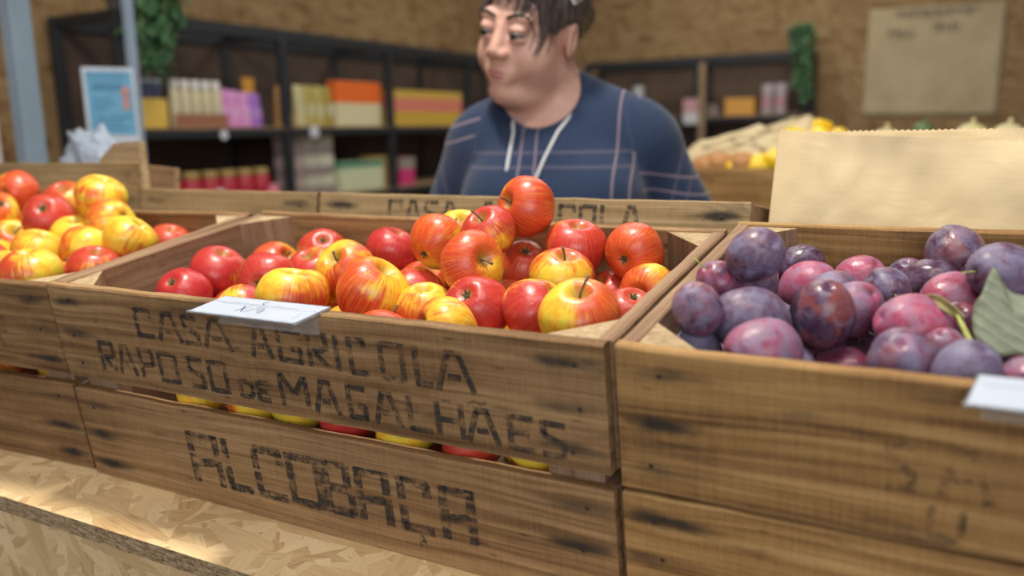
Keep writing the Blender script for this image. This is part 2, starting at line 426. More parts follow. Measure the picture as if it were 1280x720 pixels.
# ------------------------------------------------------------------ wooden crates
def board_mesh(L, t, h, seed=0, c=.0016, wob=.0006):
    mb = MB(); n = max(4, int(L / .02)); sec = [(-t/2 + c, -h/2), (t/2 - c, -h/2), (t/2, -h/2 + c), (t/2, h/2 - c), (t/2 - c, h/2), (-t/2 + c, h/2), (-t/2, h/2 - c), (-t/2, -h/2 + c)]
    vs = []
    for i in range(n + 1):
        x = -L/2 + L * i / n
        a = mnoise.noise((x * 25, seed * 3.1, 0)) * wob * 2 + mnoise.noise((x * 90, seed * 5.1, 4)) * wob
        b = mnoise.noise((x * 25, seed * 3.1, 9)) * wob * 2
        for (y, z) in sec: vs.append((x, y, z + (a if z > 0 else b)))
    fs = [(i*8 + j, i*8 + (j + 1) % 8, (i + 1)*8 + (j + 1) % 8, (i + 1)*8 + j) for i in range(n) for j in range(8)]
    fs = [f[::-1] for f in fs]
    fs += [tuple(range(8)), tuple(n*8 + j for j in range(8))[::-1]]
    mb.add(vs, fs); return mb

SEED = [0]
def board(name, parent, L, t, h, Mx, mat):
    SEED[0] += 1
    o = board_mesh(L, t, h, SEED[0]).build(name, [mat, M['rim']], parent, Mx)
    for p in o.data.polygons: p.material_index = 1 if p.normal.z > .6 else 0
    o['half'] = L / 2; o['hgt'] = h
    return o

# stencil letters as strokes in a unit box, with the stencil's bridges left open
G = {
 'C': [((1, .95), (.12, .95)), ((.08, 1), (.08, .56)), ((.08, .46), (.08, 0)), ((.05, .05), (1, .05)), ((.94, .95), (.94, .72))],
 'A': [((.0, 0), (.34, .92)), ((.26, .95), (.74, .95)), ((.66, .92), (1, 0)), ((.32, .36), (.66, .36))],
 'Q': [((.06, 0), (.06, .55)), ((.06, .63), (.06, 1)), ((0, .94), (1, .94)), ((.92, 1), (.92, .60)), ((.92, .50), (.92, 0)), ((.2, .40), (.80, .46))],
 'S': [((.98, .92), (.15, .95)), ((.08, 1), (.08, .62)), ((.08, .60), (.88, .40)), ((.92, .42), (.92, .02)), ((.85, .05), (.0, .05))],
 'G': [((1, .95), (.12, .95)), ((.08, 1), (.08, .54)), ((.08, .44), (.08, 0)), ((.05, .05), (.95, .05)), ((.92, 0), (.92, .42)), ((.95, .42), (.55, .42))],
 'R': [((.08, 0), (.08, .50)), ((.08, .58), (.08, 1)), ((.2, .95), (.9, .95)), ((.9, 1), (.9, .52)), ((.82, .52), (.25, .48)), ((.35, .40), (.98, 0))],
 'I': [((.5, 0), (.5, 1))],
 'O': [((.08, 0), (.08, 1)), ((.2, .95), (.8, .95)), ((.92, 0), (.92, 1)), ((.2, .05), (.8, .05))],
 'U': [((.08, .02), (.08, 1)), ((.92, 0), (.92, 1)), ((.14, .05), (.86, .05))],
 'L': [((.08, 0), (.08, .45)), ((.08, .53), (.08, 1)), ((.05, .05), (.98, .05))],
 'P': [((.08, 0), (.08, .45)), ((.08, .53), (.08, 1)), ((.2, .95), (.9, .95)), ((.9, 1), (.9, .48)), ((.86, .48), (.2, .44))],
 'D': [((.08, 0), (.08, 1)), ((.2, .93), (.72, .93)), ((.70, .95), (.93, .7)), ((.93, .7), (.93, .3)), ((.93, .3), (.7, .05)), ((.72, .07), (.2, .07))],
 'E': [((.08, 0), (.08, 1)), ((.2, .95), (.98, .95)), ((.2, .52), (.80, .52)), ((.2, .05), (.98, .05))],
 'M': [((.05, 0), (.05, 1)), ((.10, .98), (.48, .42)), ((.52, .42), (.90, .98)), ((.95, 1), (.95, 0))],
 'H': [((.08, 0), (.08, 1)), ((.92, 0), (.92, 1)), ((.2, .5), (.8, .5))],
 'B': [((.08, 0), (.08, .47)), ((.08, .55), (.08, 1)), ((.2, .95), (.82, .95)), ((.85, .96), (.85, .56)), ((.22, .51), (.80, .51)), ((.94, .50), (.94, .04)), ((.2, .05), (.9, .05))],
}
G['~'] = [((0, .0), (.35, .9)), ((.35, .9), (.7, .2)), ((.7, .2), (1, 1))]
G[','] = [((.5, 1), (.75, .45)), ((.75, .45), (.3, 0))]
G['4'] = [((.2, 1), (.0, .35)), ((0, .35), (1, .35)), ((.7, .7), (.7, 0))]
G['X'] = [((0, 0), (1, 1)), ((0, 1), (1, 0))]
G['/'] = [((0, 0), (1, 1))]
G['-'] = [((0, .5), (1, .5))]
G['e'] = [((1, .95), (.3, .9)), ((.3, .9), (.1, .5)), ((.1, .5), (.3, .08)), ((.3, .08), (1, .02)), ((-.1, .6), (.7, .6)), ((-.1, .4), (.7, .4))]
def glyph(mb, ch, x0, x1, zt, zb, w, y):
    w0 = w
    for (a, b), (c, d) in G[ch]:
        p = Vector((x0 + (x1 - x0) * a, 0, zb + (zt - zb) * b)); q = Vector((x0 + (x1 - x0) * c, 0, zb + (zt - zb) * d))
        t = (q - p).normalized(); nrm = Vector((-t.z, 0, t.x)) * w0 / 2; t = t * w0 * .1
        vs = [p - t + nrm, p - t - nrm, q + t - nrm, q + t + nrm]
        vs = [(v.x, y, v.z) for v in vs]
        # face towards -y
        a1 = Vector(vs[1]) - Vector(vs[0]); a2 = Vector(vs[2]) - Vector(vs[0])
        f = (0, 1, 2, 3) if a1.cross(a2).y < 0 else (3, 2, 1, 0)
        mb.add(vs, [f])

def crate(Mx, W, D, H, hu, gap, mats, label, lines=None, ink=None, seed=0, name='wooden_crate', group=None, tilt_posts=True):
    """Mx puts the front top left corner of the crate; x along the front, y to the back, z up"""
    base = Mx @ T(W/2, D/2, -H)
    root = empty(name, base, label, 'crate', group)
    B0 = base.inverted() @ Mx
    tf, ts = .0125, .014; rnd = random.Random(seed)
    hl = H - hu - gap
    front, side, post = mats
    for yy, fr in ((tf/2, True), (D - tf/2, False)):
        for zc, h, nm in ((-hu/2, hu, 'upper_slat'), (-hu - gap - hl/2, hl, 'lower_slat')):
            dx = (rnd.random() - .5) * .004
            Mb = B0 @ T(W/2 + dx, yy, zc) @ RY((rnd.random() - .5) * .25)
            if not fr: Mb = Mb @ RZ(180)
            b = board(nm, root, W - .003 , tf, h, Mb, front)
            if fr:
                for sx in (-1, 1):
                    for kz in (-1, 0, 1):
                        m = MB(); m.lathe([(.0019, 0), (.0021, .0006), (.0012, .0011)], 10, T(sx * (W/2 - .030 + rnd.uniform(-.006, .006)), -tf/2, kz * h / 3 + rnd.uniform(-.004, .004)) @ RX(90))
                        m.build('nail', M['nail'], b)
                if lines:
                    m = MB()
                    for (z0, z1, chars) in lines:
                        if not (z0 >= zc - h/2 and z0 <= zc + h/2): continue
                        for ch, x0, x1, zt, zb, w in chars:
                            glyph(m, ch, x0 - W/2, x1 - W/2, zt - zc, zb - zc, w, -tf/2 - .0004)
                            if ink is not None and ink is not M['ink']: m.build('stencil_letter', ink, b); m = MB()
                    if m.v: m.build('stencil_lettering', ink or M['ink'], b)
    for xx in (ts/2, W - ts/2):
        for zc, h in ((-hu/2, hu), (-hu - gap - hl/2, hl)):
            board('side_slat', root, D - 2*tf - .001, ts, h - .001, B0 @ T(xx, D/2, zc - .0005) @ RZ(90), side)
    k = .050
    for (cx, cy, sx, sy) in ((ts, tf, 1, 1), (W - ts, tf, -1, 1), (ts, D - tf, 1, -1), (W - ts, D - tf, -1, -1)):
        m = MB(); poly = [(0, 0), (sx * k, 0), (0, sy * k)]
        if sx * sy < 0: poly = poly[::-1]
        m.prism([(p[1] * 0 + p[0], p[1]) for p in poly], -H/2 + .009, H/2 - .003)
        # laid along its own x so that the grain runs up the post
        vs = [(z, x, y) for x, y, z in m.v]; m.v = vs
        po = m.build('corner_post', [side, post], root, B0 @ T(cx, cy, -H/2) @ Matrix(((0, 1, 0, 0), (0, 0, 1, 0), (1, 0, 0, 0), (0, 0, 0, 1))))
        for p in po.data.polygons: p.material_index = 1 if abs(p.normal.x) > .7 else 0
    nb = 5
    for i in range(nb):
        w = (D - 2*tf) / nb - .006
        board('base_slat', root, W - 2*ts - .002, w, .009, B0 @ T(W/2, tf + (i + .5) * (D - 2*tf) / nb, -H + .006), side)
    return root

def row(z0l, z1l, z0r, z1r, w, items):
    """letters between measured x positions; top and bottom heights run linearly along the board"""
    xa, xb = items[0][1], items[-1][2]; out = []
    for it in items:
        ch, x0, x1 = it[:3]; t = ((x0 + x1)/2 - xa) / (xb - xa)
        zt = z0l + (z0r - z0l) * t; zb = z1l + (z1r - z1l) * t
        if len(it) > 3: zt, zb = zb + (zt - zb) * it[3], zb
        out.append((ch, x0, x1, zt, zb, w))
    return (out[0][3], 0, out)
LINES_B = [
 row(-.0165, -.0475, -.0205, -.0575, .0062, [('C',.142,.168),('A',.177,.210),('S',.215,.237),('A',.244,.281),('A',.309,.334),('G',.343,.374),('R',.381,.406),('I',.411,.421),('C',.430,.449),('O',.464,.491),('L',.502,.519),('A',.524,.560)]),
 row(-.0610, -.0965, -.0715, -.1030, .0062, [('R',.068,.094),('A',.099,.125),('P',.134,.158),('O',.164,.194),('S',.210,.232),('O',.239,.266),('D',.281,.300,.55),('E',.305,.321,.6),('M',.336,.372),('A',.380,.408),('G',.420,.441),('A',.451,.478),('L',.488,.512),('H',.517,.546),('A',.549,.579),('E',.589,.613),('S',.620,.641)]),
 row(-.1545, -.2150, -.1545, -.2080, .0100, [('Q',.181,.226),('L',.234,.268),('C',.276,.316),('O',.323,.366),('B',.370,.405),('Q',.412,.450),('C',.462,.496),('Q',.509,.543)]),
]
tl = ('~', .552, .570, -.0625, -.0665, .003); LINES_B[1][2].append(tl); LINES_B[2][2].append((',', .474, .488, -.213, -.224, .005))
mid = crate(MC, .680, .345, HC, .1120, .0145, (M['crate'], M['crate_in'], M['post']),
            'old stencilled wooden crate heaped with red and yellow apples, middle of the front row', LINES_B, M['ink'], 3)
LINES_A = [row(-.045, -.082, -.045, -.082, .006, [('E', .50, .52), ('R', .53, .555), ('E', .565, .59)])]
lefta = crate(MC @ T(-.006, .004, -.003) @ RZ(3.0) @ T(-.68, 0, 0), .680, .345, HC - .003, .1110, .0140, (M['crate'], M['crate_in'], M['post']),
            'old wooden crate of apples cut off by the left edge of the picture', LINES_A, M['ink_mid'], 8)
LINES_C = [row(-.045, -.080, -.045, -.080, .006, [('S', .190, .207), ('A', .2215, .250)]),
           row(-.088, -.112, -.088, -.112, .005, [('U', .216, .238)])]
rightc = crate(MC @ T(.6845, 0, 0), .680, .378, HC, .1190, .0035, (M['crate_gold'], M['crate_in'], M['post']),
            'golden-brown wooden crate filled with purple plums at the right', LINES_C, M['ink_faint'], 5)

# ------------------------------------------------------------------ fruit
def apple_mesh(seed):
    rnd = random.Random(seed); n, m = 48, 34; mb = MB(); vs = []
    wide = rnd.uniform(.05, .10); low = rnd.uniform(.0, .02)
    for i in range(m + 1):
        t = math.pi * i / m; st, ct = math.sin(t), math.cos(t)
        for j in range(n):
            a = 2 * math.pi * j / n
            r = st ** .92 * (1 + wide * ct * .9) if st > 1e-6 else 0
            z = .90 * ct - .36 * math.exp(-(r / .25) ** 2) * (ct > 0) + .20 * math.exp(-(r / .24) ** 2) * (ct <= 0)
            lob = 1 + (.022 * max(0, -ct) + .012) * math.cos(5 * a + seed) * st
            v = Vector((r * math.cos(a) * lob, r * math.sin(a) * lob, z))
            d = mnoise.noise(v * 1.1 + Vector((seed * 7.3, 0, 0))) * .05
            vs.append(tuple(v * (1 + d)))
    fs = [(i*n + j, (i + 1)*n + j, (i + 1)*n + (j + 1) % n, i*n + (j + 1) % n) for i in range(m) for j in range(n)]
    mb.add(vs, fs); return mb
def apple_proto(i, stemmed=True):
    root = apple_mesh(i * 3 + 1).build('apple', M['apple'], None, None, True)
    me = root.data
    s = MB(); rnd = random.Random(i); bx, by = rnd.uniform(-.22, .22), rnd.uniform(-.22, .22)
    s.tube([(0, 0, .46), (bx*.15, by*.15, .70), (bx*.6, by*.6, .95), (bx, by, 1.13)], [.035, .030, .030, .048], 8)
    if stemmed: s.build('stem', M['stem'], root, None, True)
    c = MB()
    c.sphere((0, 0, -.715), (.085, .085, .045), 10, 6)
    for k in range(5):
        a = 2*math.pi*k/5; ca, sa = math.cos(a), math.sin(a)
        c.add([(ca*.05 - sa*.05, sa*.05 + ca*.05, -.74), (ca*.05 + sa*.05, sa*.05 - ca*.05, -.74), (ca*.17, sa*.17, -.86), (ca*.10, sa*.10, -.80)], [(0, 1, 2), (0, 2, 3)])
    c.build('calyx', M['calyx'], root)
    return root
APPLES = [apple_proto(i) for i in range(4)]; BARE = [apple_proto(i, False) for i in range(4)]; APPLE_USED = set()
STEMLESS = {'apples in the middle crate': ('4', '9', '12', '14', '22', '26', '28', '10', '21', '8'), 'apples in the left crate': ('4', '6', '11', '10', '9', '12', '15', '3')}
def copy_tree(o, parent=None):
    c = o.copy(); COL.objects.link(c); c.parent = parent
    for ch in [x for x in bpy.data.objects if x.parent == o]: copy_tree(ch, c)
    return c
CHILD = {}
def fast_copy(o):
    if o.name not in CHILD: CHILD[o.name] = list(o.children)
    c = o.copy(); COL.objects.link(c)
    for ch in CHILD[o.name]:
        d = ch.copy(); COL.objects.link(d); d.parent = c
    return c
def put_fruit(protos, used, i, p, r, ax, bd, label, cat, group, props, squash=(1, 1, 1)):
    pr = protos[i % len(protos)]
    if pr.name in used: o = fast_copy(pr)
    else:
        if pr.name not in CHILD: CHILD[pr.name] = list(pr.children)
        o = pr; used.add(pr.name)
    z = Vector(ax).normalized(); x = Vector(bd); x = (x - z * x.dot(z)).normalized(); y = z.cross(x)
    rot = Matrix(((x.x, y.x, z.x, 0), (x.y, y.y, z.y, 0), (x.z, y.z, z.z, 0), (0, 0, 0, 1)))
    o.matrix_world = MC @ T(*p) @ rot @ Matrix.Diagonal((r * squash[0], r * squash[1], r * squash[2], 1))
    tag(o, label, cat, group)
    for k, v in props.items(): o[k] = v
    return o
VIS_B=[
('top',0.4699,0.2814,0.0337,0.0347,-0.45,-0.81,0.39,0.84,-0.52,-0.11,0.82,0.3),
('2',0.4622,0.1671,0.0007,0.0334,0.85,-0.37,0.37,-0.51,-0.45,0.73,0.62,0.25),
('3',0.4585,0.2808,-0.0393,0.0345,-0.38,0.31,-0.87,0.57,-0.66,-0.48,0.85,0.45),
('4',0.5264,0.2825,-0.0119,0.0333,0.22,-0.08,0.97,0.97,0.08,-0.22,0.85,0.75),
('5',0.5949,0.2847,-0.014,0.0314,0.11,0.99,0.03,0.73,-0.1,0.67,0.85,0.25),
('6',0.5371,0.2207,-0.0265,0.0333,0.33,-0.07,0.94,-0.21,0.96,0.15,0.66,0.25),
('7',0.4928,0.1189,-0.0285,0.0333,-0.06,0.64,-0.76,0.94,-0.23,-0.27,0.92,0.85),
('8',0.3595,0.1273,-0.0262,0.0382,0.54,0.23,0.81,-0.52,-0.66,0.54,0.5,0.2),
('9',0.4241,0.1306,-0.0412,0.0308,0.08,-0.08,0.99,-0.33,-0.94,-0.05,0.35,0.2),
('10',0.3208,0.2738,-0.0705,0.0333,0.36,-0.15,0.92,-0.59,-0.8,0.1,0.8,0.4),
('11',0.3831,0.2245,0.0047,0.0316,0.15,0.94,0.32,-0.36,-0.25,0.9,0.62,0.05),
('12',0.2721,0.2831,-0.0304,0.0324,0.38,0.18,0.9,0.71,-0.68,-0.17,0.95,0.95),
('13',0.452,0.2241,0.0188,0.0296,-0.07,-0.51,0.86,-0.82,0.52,0.23,0.9,0.75),
('14',0.3772,0.2852,-0.0033,0.0308,0.37,-0.22,0.9,0.89,-0.19,-0.41,0.4,0.1),
('15',0.6176,0.09,-0.0151,0.0347,0.14,-0.25,0.96,0.98,0.2,-0.09,0.52,0.15),
('16',0.5569,0.1252,-0.0277,0.033,-0.67,-0.15,-0.73,0.37,-0.92,-0.15,0.62,0.85),
('17',0.5644,0.2831,-0.0691,0.0321,-0.33,-0.4,0.85,0.35,0.79,0.51,0.95,0.6),
('18',0.6251,0.2447,-0.0438,0.0296,-0.13,-0.96,0.26,-0.37,-0.2,-0.91,0.8,0.2),
('19',0.6239,0.1874,-0.0503,0.0304,-0.32,0.15,-0.94,-0.92,0.18,0.34,0.9,0.7),
('20',0.4971,0.0575,-0.0291,0.0305,-0.56,-0.71,0.43,-0.7,0.14,-0.7,0.7,0.35),
('21',0.4682,0.2224,-0.0669,0.0327,0.38,-0.1,0.92,-0.58,-0.8,0.15,0.7,0.2),
('22',0.0662,0.1844,-0.0405,0.0359,0.36,0.17,0.92,-0.7,-0.6,0.39,0.86,0.9),
('23',0.0758,0.1175,-0.046,0.033,-0.15,0.59,-0.79,0.82,-0.37,-0.43,1,0.95),
('24',0.1688,0.1658,-0.0383,0.0341,-0.41,0.89,-0.21,-0.81,-0.25,0.53,0.9,0.85),
('25',0.088,0.2628,-0.055,0.0346,0.8,0.11,0.59,-0.23,-0.85,0.47,0.6,0.4),
('26',0.3157,0.0536,-0.0106,0.0345,0.2,0.17,0.96,0.98,-0.02,-0.2,0.38,0.3),
('27',0.1568,0.2837,-0.0362,0.0321,-0.5,0.4,-0.77,0.68,0.73,-0.06,0.92,0.8),
('28',0.1859,0.2291,-0.0449,0.032,0.07,-0.32,0.94,-0.16,-0.94,-0.31,0.75,0.8),
('29',0.2657,0.1988,-0.0277,0.0349,0.04,-0.68,0.74,0.89,-0.31,-0.33,0.5,0.4)]
FILL_B=[(0.598,0.095,-0.077,0.033),(0.346,0.064,-0.068,0.032),(0.471,0.088,-0.08,0.032),(0.486,0.1,-0.144,0.032),(0.411,0.07,-0.053,0.034),(0.531,0.085,-0.071,0.031),(0.384,0.12,-0.089,0.031),(0.287,0.083,-0.063,0.032),(0.478,0.157,-0.082,0.034),(0.577,0.219,-0.081,0.035),(0.398,0.259,-0.052,0.03),(0.498,0.273,-0.098,0.035),(0.119,0.154,-0.081,0.033),(0.089,0.213,-0.097,0.033),(0.561,0.154,-0.091,0.033),(0.429,0.132,-0.136,0.035),(0.618,0.171,-0.113,0.032),(0.363,0.196,-0.05,0.034),(0.38,0.176,-0.116,0.032),(0.221,0.185,-0.073,0.033),(0.495,0.165,-0.148,0.034),(0.214,0.28,-0.066,0.031),(0.525,0.217,-0.121,0.032),(0.341,0.224,-0.11,0.032),(0.551,0.102,-0.127,0.032),(0.61,0.118,-0.148,0.033),(0.314,0.138,-0.081,0.035),(0.452,0.235,-0.127,0.033),(0.342,0.116,-0.137,0.032),(0.263,0.241,-0.085,0.032),(0.393,0.26,-0.115,0.033),(0.314,0.172,-0.141,0.032),(0.325,0.28,-0.139,0.034),(0.181,0.145,-0.103,0.032),(0.241,0.11,-0.105,0.034),(0.147,0.19,-0.13,0.032),(0.557,0.273,-0.137,0.034),(0.253,0.137,-0.039,0.03),(0.193,0.101,-0.055,0.034),(0.077,0.159,-0.132,0.034),(0.251,0.196,-0.134,0.033),(0.144,0.259,-0.099,0.034),(0.128,0.109,-0.127,0.032),(0.071,0.085,-0.103,0.033),(0.255,0.259,-0.147,0.033),(0.141,0.061,-0.069,0.032),(0.085,0.279,-0.125,0.032),(0.231,0.051,-0.062,0.03),(0.616,0.251,-0.129,0.03)]
SLOT_B=[(0.17,0.047,-0.126,0.033),(0.248,0.047,-0.123,0.033),(0.312,0.047,-0.119,0.033),(0.376,0.047,-0.123,0.033),(0.447,0.047,-0.13,0.033),(0.52,0.047,-0.129,0.033),(0.584,0.047,-0.119,0.033)]
VIS_A=[
('1',-0.4594,0.2635,0.037,0.0354,-0.38,0.9,-0.21,0.92,0.38,-0.01,0.72,0.4),
('2',-0.3065,0.2125,0.0139,0.0367,-0.57,0.54,-0.62,0.67,0.74,0.02,0.97,0.75),
('3',-0.3551,0.2773,0.0215,0.0344,0.34,-0.28,0.9,-0.83,-0.55,0.14,0.72,0.6),
('4',-0.2238,0.2475,0.0383,0.0363,0.29,0.24,0.93,-0.38,-0.86,0.34,0.33,0.15),
('5',-0.1693,0.2176,0.01,0.034,-0.94,-0.13,-0.31,-0.21,-0.49,0.85,0.35,0.05),
('6',-0.0924,0.1837,-0.0047,0.0344,0.53,0.41,0.74,0.81,-0.5,-0.3,0.22,0.1),
('7',-0.1527,0.1565,-0.0137,0.0347,-0.22,0.96,0.18,-0.97,-0.24,0.08,0.55,0.1),
('8',-0.3792,0.1919,-0.0221,0.0346,0.66,-0.13,0.74,-0.31,-0.95,0.11,0.42,0.4),
('9',-0.234,0.1403,-0.0157,0.0338,0.39,0.22,0.89,-0.27,-0.9,0.34,0.3,0.1),
('10',-0.1032,0.0466,-0.0108,0.035,0.04,0.0,1.0,-0.6,-0.8,0.03,0.5,0.5),
('11',-0.0897,0.1218,-0.0275,0.0334,0.35,0.12,0.93,-0.88,0.38,0.28,0.88,0.7),
('12',-0.1489,0.2904,-0.0424,0.0333,0.35,0.06,0.93,0.68,-0.71,-0.21,0.9,0.5),
('13',-0.4294,0.2056,0.0197,0.0341,-0.84,0.02,-0.54,-0.18,-0.95,0.25,0.7,0.1),
('14',-0.3441,0.1368,-0.0339,0.0334,0.37,0.14,0.92,0.03,-0.99,0.14,0.2,0.1),
('15',-0.2446,0.2047,-0.0118,0.033,0.32,0.0,0.95,0.68,0.69,-0.24,0.3,0.1)]
FILL_A=[(-0.279,0.169,-0.053,0.034),(-0.214,0.261,-0.03,0.035),(-0.149,0.092,-0.036,0.036),(-0.322,0.218,-0.052,0.034),(-0.336,0.168,-0.094,0.033),(-0.291,0.212,-0.111,0.032),(-0.269,0.263,-0.066,0.033),(-0.204,0.177,-0.061,0.034),(-0.155,0.138,-0.084,0.032),(-0.404,0.255,-0.019,0.034),(-0.102,0.105,-0.088,0.032),(-0.385,0.221,-0.082,0.034),(-0.321,0.29,-0.035,0.032),(-0.324,0.277,-0.102,0.034),(-0.385,0.288,-0.076,0.032),(-0.381,0.264,-0.144,0.036),(-0.242,0.118,-0.081,0.035),(-0.219,0.079,-0.027,0.032),(-0.402,0.145,-0.061,0.032),(-0.164,0.071,-0.097,0.033),(-0.344,0.2,-0.149,0.033),(-0.196,0.121,-0.129,0.032),(-0.444,0.254,-0.099,0.036),(-0.221,0.058,-0.129,0.034),(-0.258,0.112,-0.147,0.031),(-0.454,0.209,-0.047,0.034),(-0.308,0.097,-0.085,0.035),(-0.128,0.136,-0.147,0.036),(-0.281,0.093,-0.022,0.033),(-0.243,0.172,-0.138,0.033),(-0.234,0.236,-0.125,0.033),(-0.274,0.28,-0.146,0.033),(-0.286,0.055,-0.139,0.034),(-0.162,0.193,-0.117,0.034),(-0.445,0.183,-0.109,0.032),(-0.369,0.074,-0.052,0.036),(-0.387,0.151,-0.132,0.034),(-0.336,0.097,-0.148,0.031),(-0.111,0.064,-0.138,0.034),(-0.468,0.138,-0.064,0.032),(-0.435,0.104,-0.106,0.034),(-0.084,0.166,-0.108,0.032),(-0.505,0.228,-0.088,0.033),(-0.385,0.057,-0.12,0.034),(-0.469,0.28,-0.04,0.034),(-0.513,0.175,-0.041,0.033),(-0.522,0.236,-0.021,0.033),(-0.526,0.16,-0.102,0.032),(-0.53,0.289,-0.072,0.034),(-0.495,0.291,-0.129,0.033),(-0.565,0.216,-0.071,0.033),(-0.264,0.045,-0.075,0.031),(-0.08,0.254,-0.13,0.03),(-0.552,0.253,-0.127,0.031)]
VIS_C=[
('1',0.758,0.1374,0.0348,0.0233,0.68,-0.49,0.54,-0.26,-0.86,-0.44,0.12,0.4,0.5),
('2',0.7588,0.3251,-0.0328,0.0235,0.75,-0.21,0.63,-0.11,-0.98,-0.19,0.05,0.1,0.35),
('3',0.7275,0.1424,0.0045,0.0215,-0.37,-0.52,0.77,-0.74,0.67,0.1,0.5,0.5,0.35),
('4',0.7297,0.0663,0.0102,0.0203,-0.15,-0.3,0.94,-0.92,0.4,-0.03,0.35,0.75,0.5),
('5',0.7641,0.094,-0.0074,0.0286,-0.69,-0.56,0.46,0.66,-0.23,0.71,0.02,0.2,0.5),
('6',0.733,0.2748,-0.0564,0.0265,-0.62,-0.46,0.64,-0.3,0.89,0.35,0.35,0.2,0.4),
('7',0.7792,0.2664,-0.0351,0.0269,0.85,-0.25,0.46,-0.29,0.5,0.81,0.85,0.1,0.45),
('8',0.8116,0.134,-0.011,0.0262,0.27,-0.27,0.92,0.71,-0.59,-0.38,0.12,0.8,0.35),
('9',0.8171,0.3148,-0.041,0.0254,0.61,-0.24,0.75,0.73,-0.2,-0.66,0.75,0.4,0.4),
('10',0.8303,0.178,-0.0206,0.0232,0.62,-0.34,0.71,0.27,-0.76,-0.6,0.55,0.5,0.5),
('11',0.7849,0.0435,-0.0106,0.0261,-0.71,-0.7,0.09,0.68,-0.72,-0.15,0.6,0.2,0.55),
('12',0.7262,0.0732,-0.0295,0.0205,0.08,-0.23,0.97,-0.92,0.35,0.16,0.05,0.1,0.9),
('13',0.7815,0.2211,-0.0961,0.0264,0.88,-0.39,0.27,-0.01,-0.59,-0.81,0.8,0.1,0.4),
('14',0.8786,0.1471,-0.0221,0.028,-0.8,-0.44,0.41,-0.12,0.78,0.62,0.75,0.1,0.4),
('15',0.8778,0.0721,-0.0207,0.0257,-0.06,-0.61,0.79,-0.96,0.26,0.13,0.4,0.75,0.5),
('16',0.8308,0.1966,-0.0757,0.0274,0.13,-0.53,0.84,-0.58,-0.73,-0.38,0.35,0.3,0.5),
('17',0.8271,0.1378,-0.0665,0.0264,0.75,-0.43,0.51,0.53,-0.07,-0.84,0.7,0.2,0.4),
('18',0.8519,0.2124,-0.0132,0.0198,0.39,-0.91,0.12,-0.72,-0.22,0.65,0.25,0.3,0.5),
('19',0.883,0.2695,-0.0242,0.0233,0.81,-0.48,0.32,-0.57,-0.57,0.6,0.02,0.1,0.3),
('20',0.9017,0.2273,-0.0238,0.0247,-0.78,-0.63,0.05,-0.62,0.78,0.11,0.65,0.3,0.4),
('21',0.9,0.3147,-0.009,0.0272,0.33,-0.94,-0.07,-0.49,-0.24,0.84,0.15,0.6,0.45),
('22',0.9355,0.2148,0.0074,0.0246,-0.72,-0.68,0.17,0.66,-0.73,-0.17,0.1,0.4,0.55),
('23',0.9077,0.1838,-0.0348,0.0224,0.14,-0.38,0.91,0.55,-0.74,-0.4,0.35,1.0,0.05),
('24',0.9511,0.2221,-0.058,0.0267,0.09,-0.23,0.97,-0.7,0.67,0.23,0.3,0.2,0.6),
('25',0.9168,0.0497,-0.0128,0.0217,0.43,-0.31,0.85,0.37,0.92,0.15,0.2,0.1,0.65),
('26',0.9015,0.1081,-0.0263,0.0192,-0.07,-0.25,0.96,0.11,-0.96,-0.24,0.5,0.5,0.4),
('27',0.8597,0.3327,-0.0444,0.0224,-0.02,-0.32,0.95,0.91,-0.4,-0.12,0.3,0.2,0.4),
('28',0.8511,0.2366,-0.0432,0.0213,0.4,-0.41,0.82,0.25,0.91,0.33,0.15,0.1,0.7),
('29',0.8766,0.2963,-0.0555,0.0211,0.38,-0.43,0.82,0.87,-0.14,-0.48,0.6,0.4,0.4)]
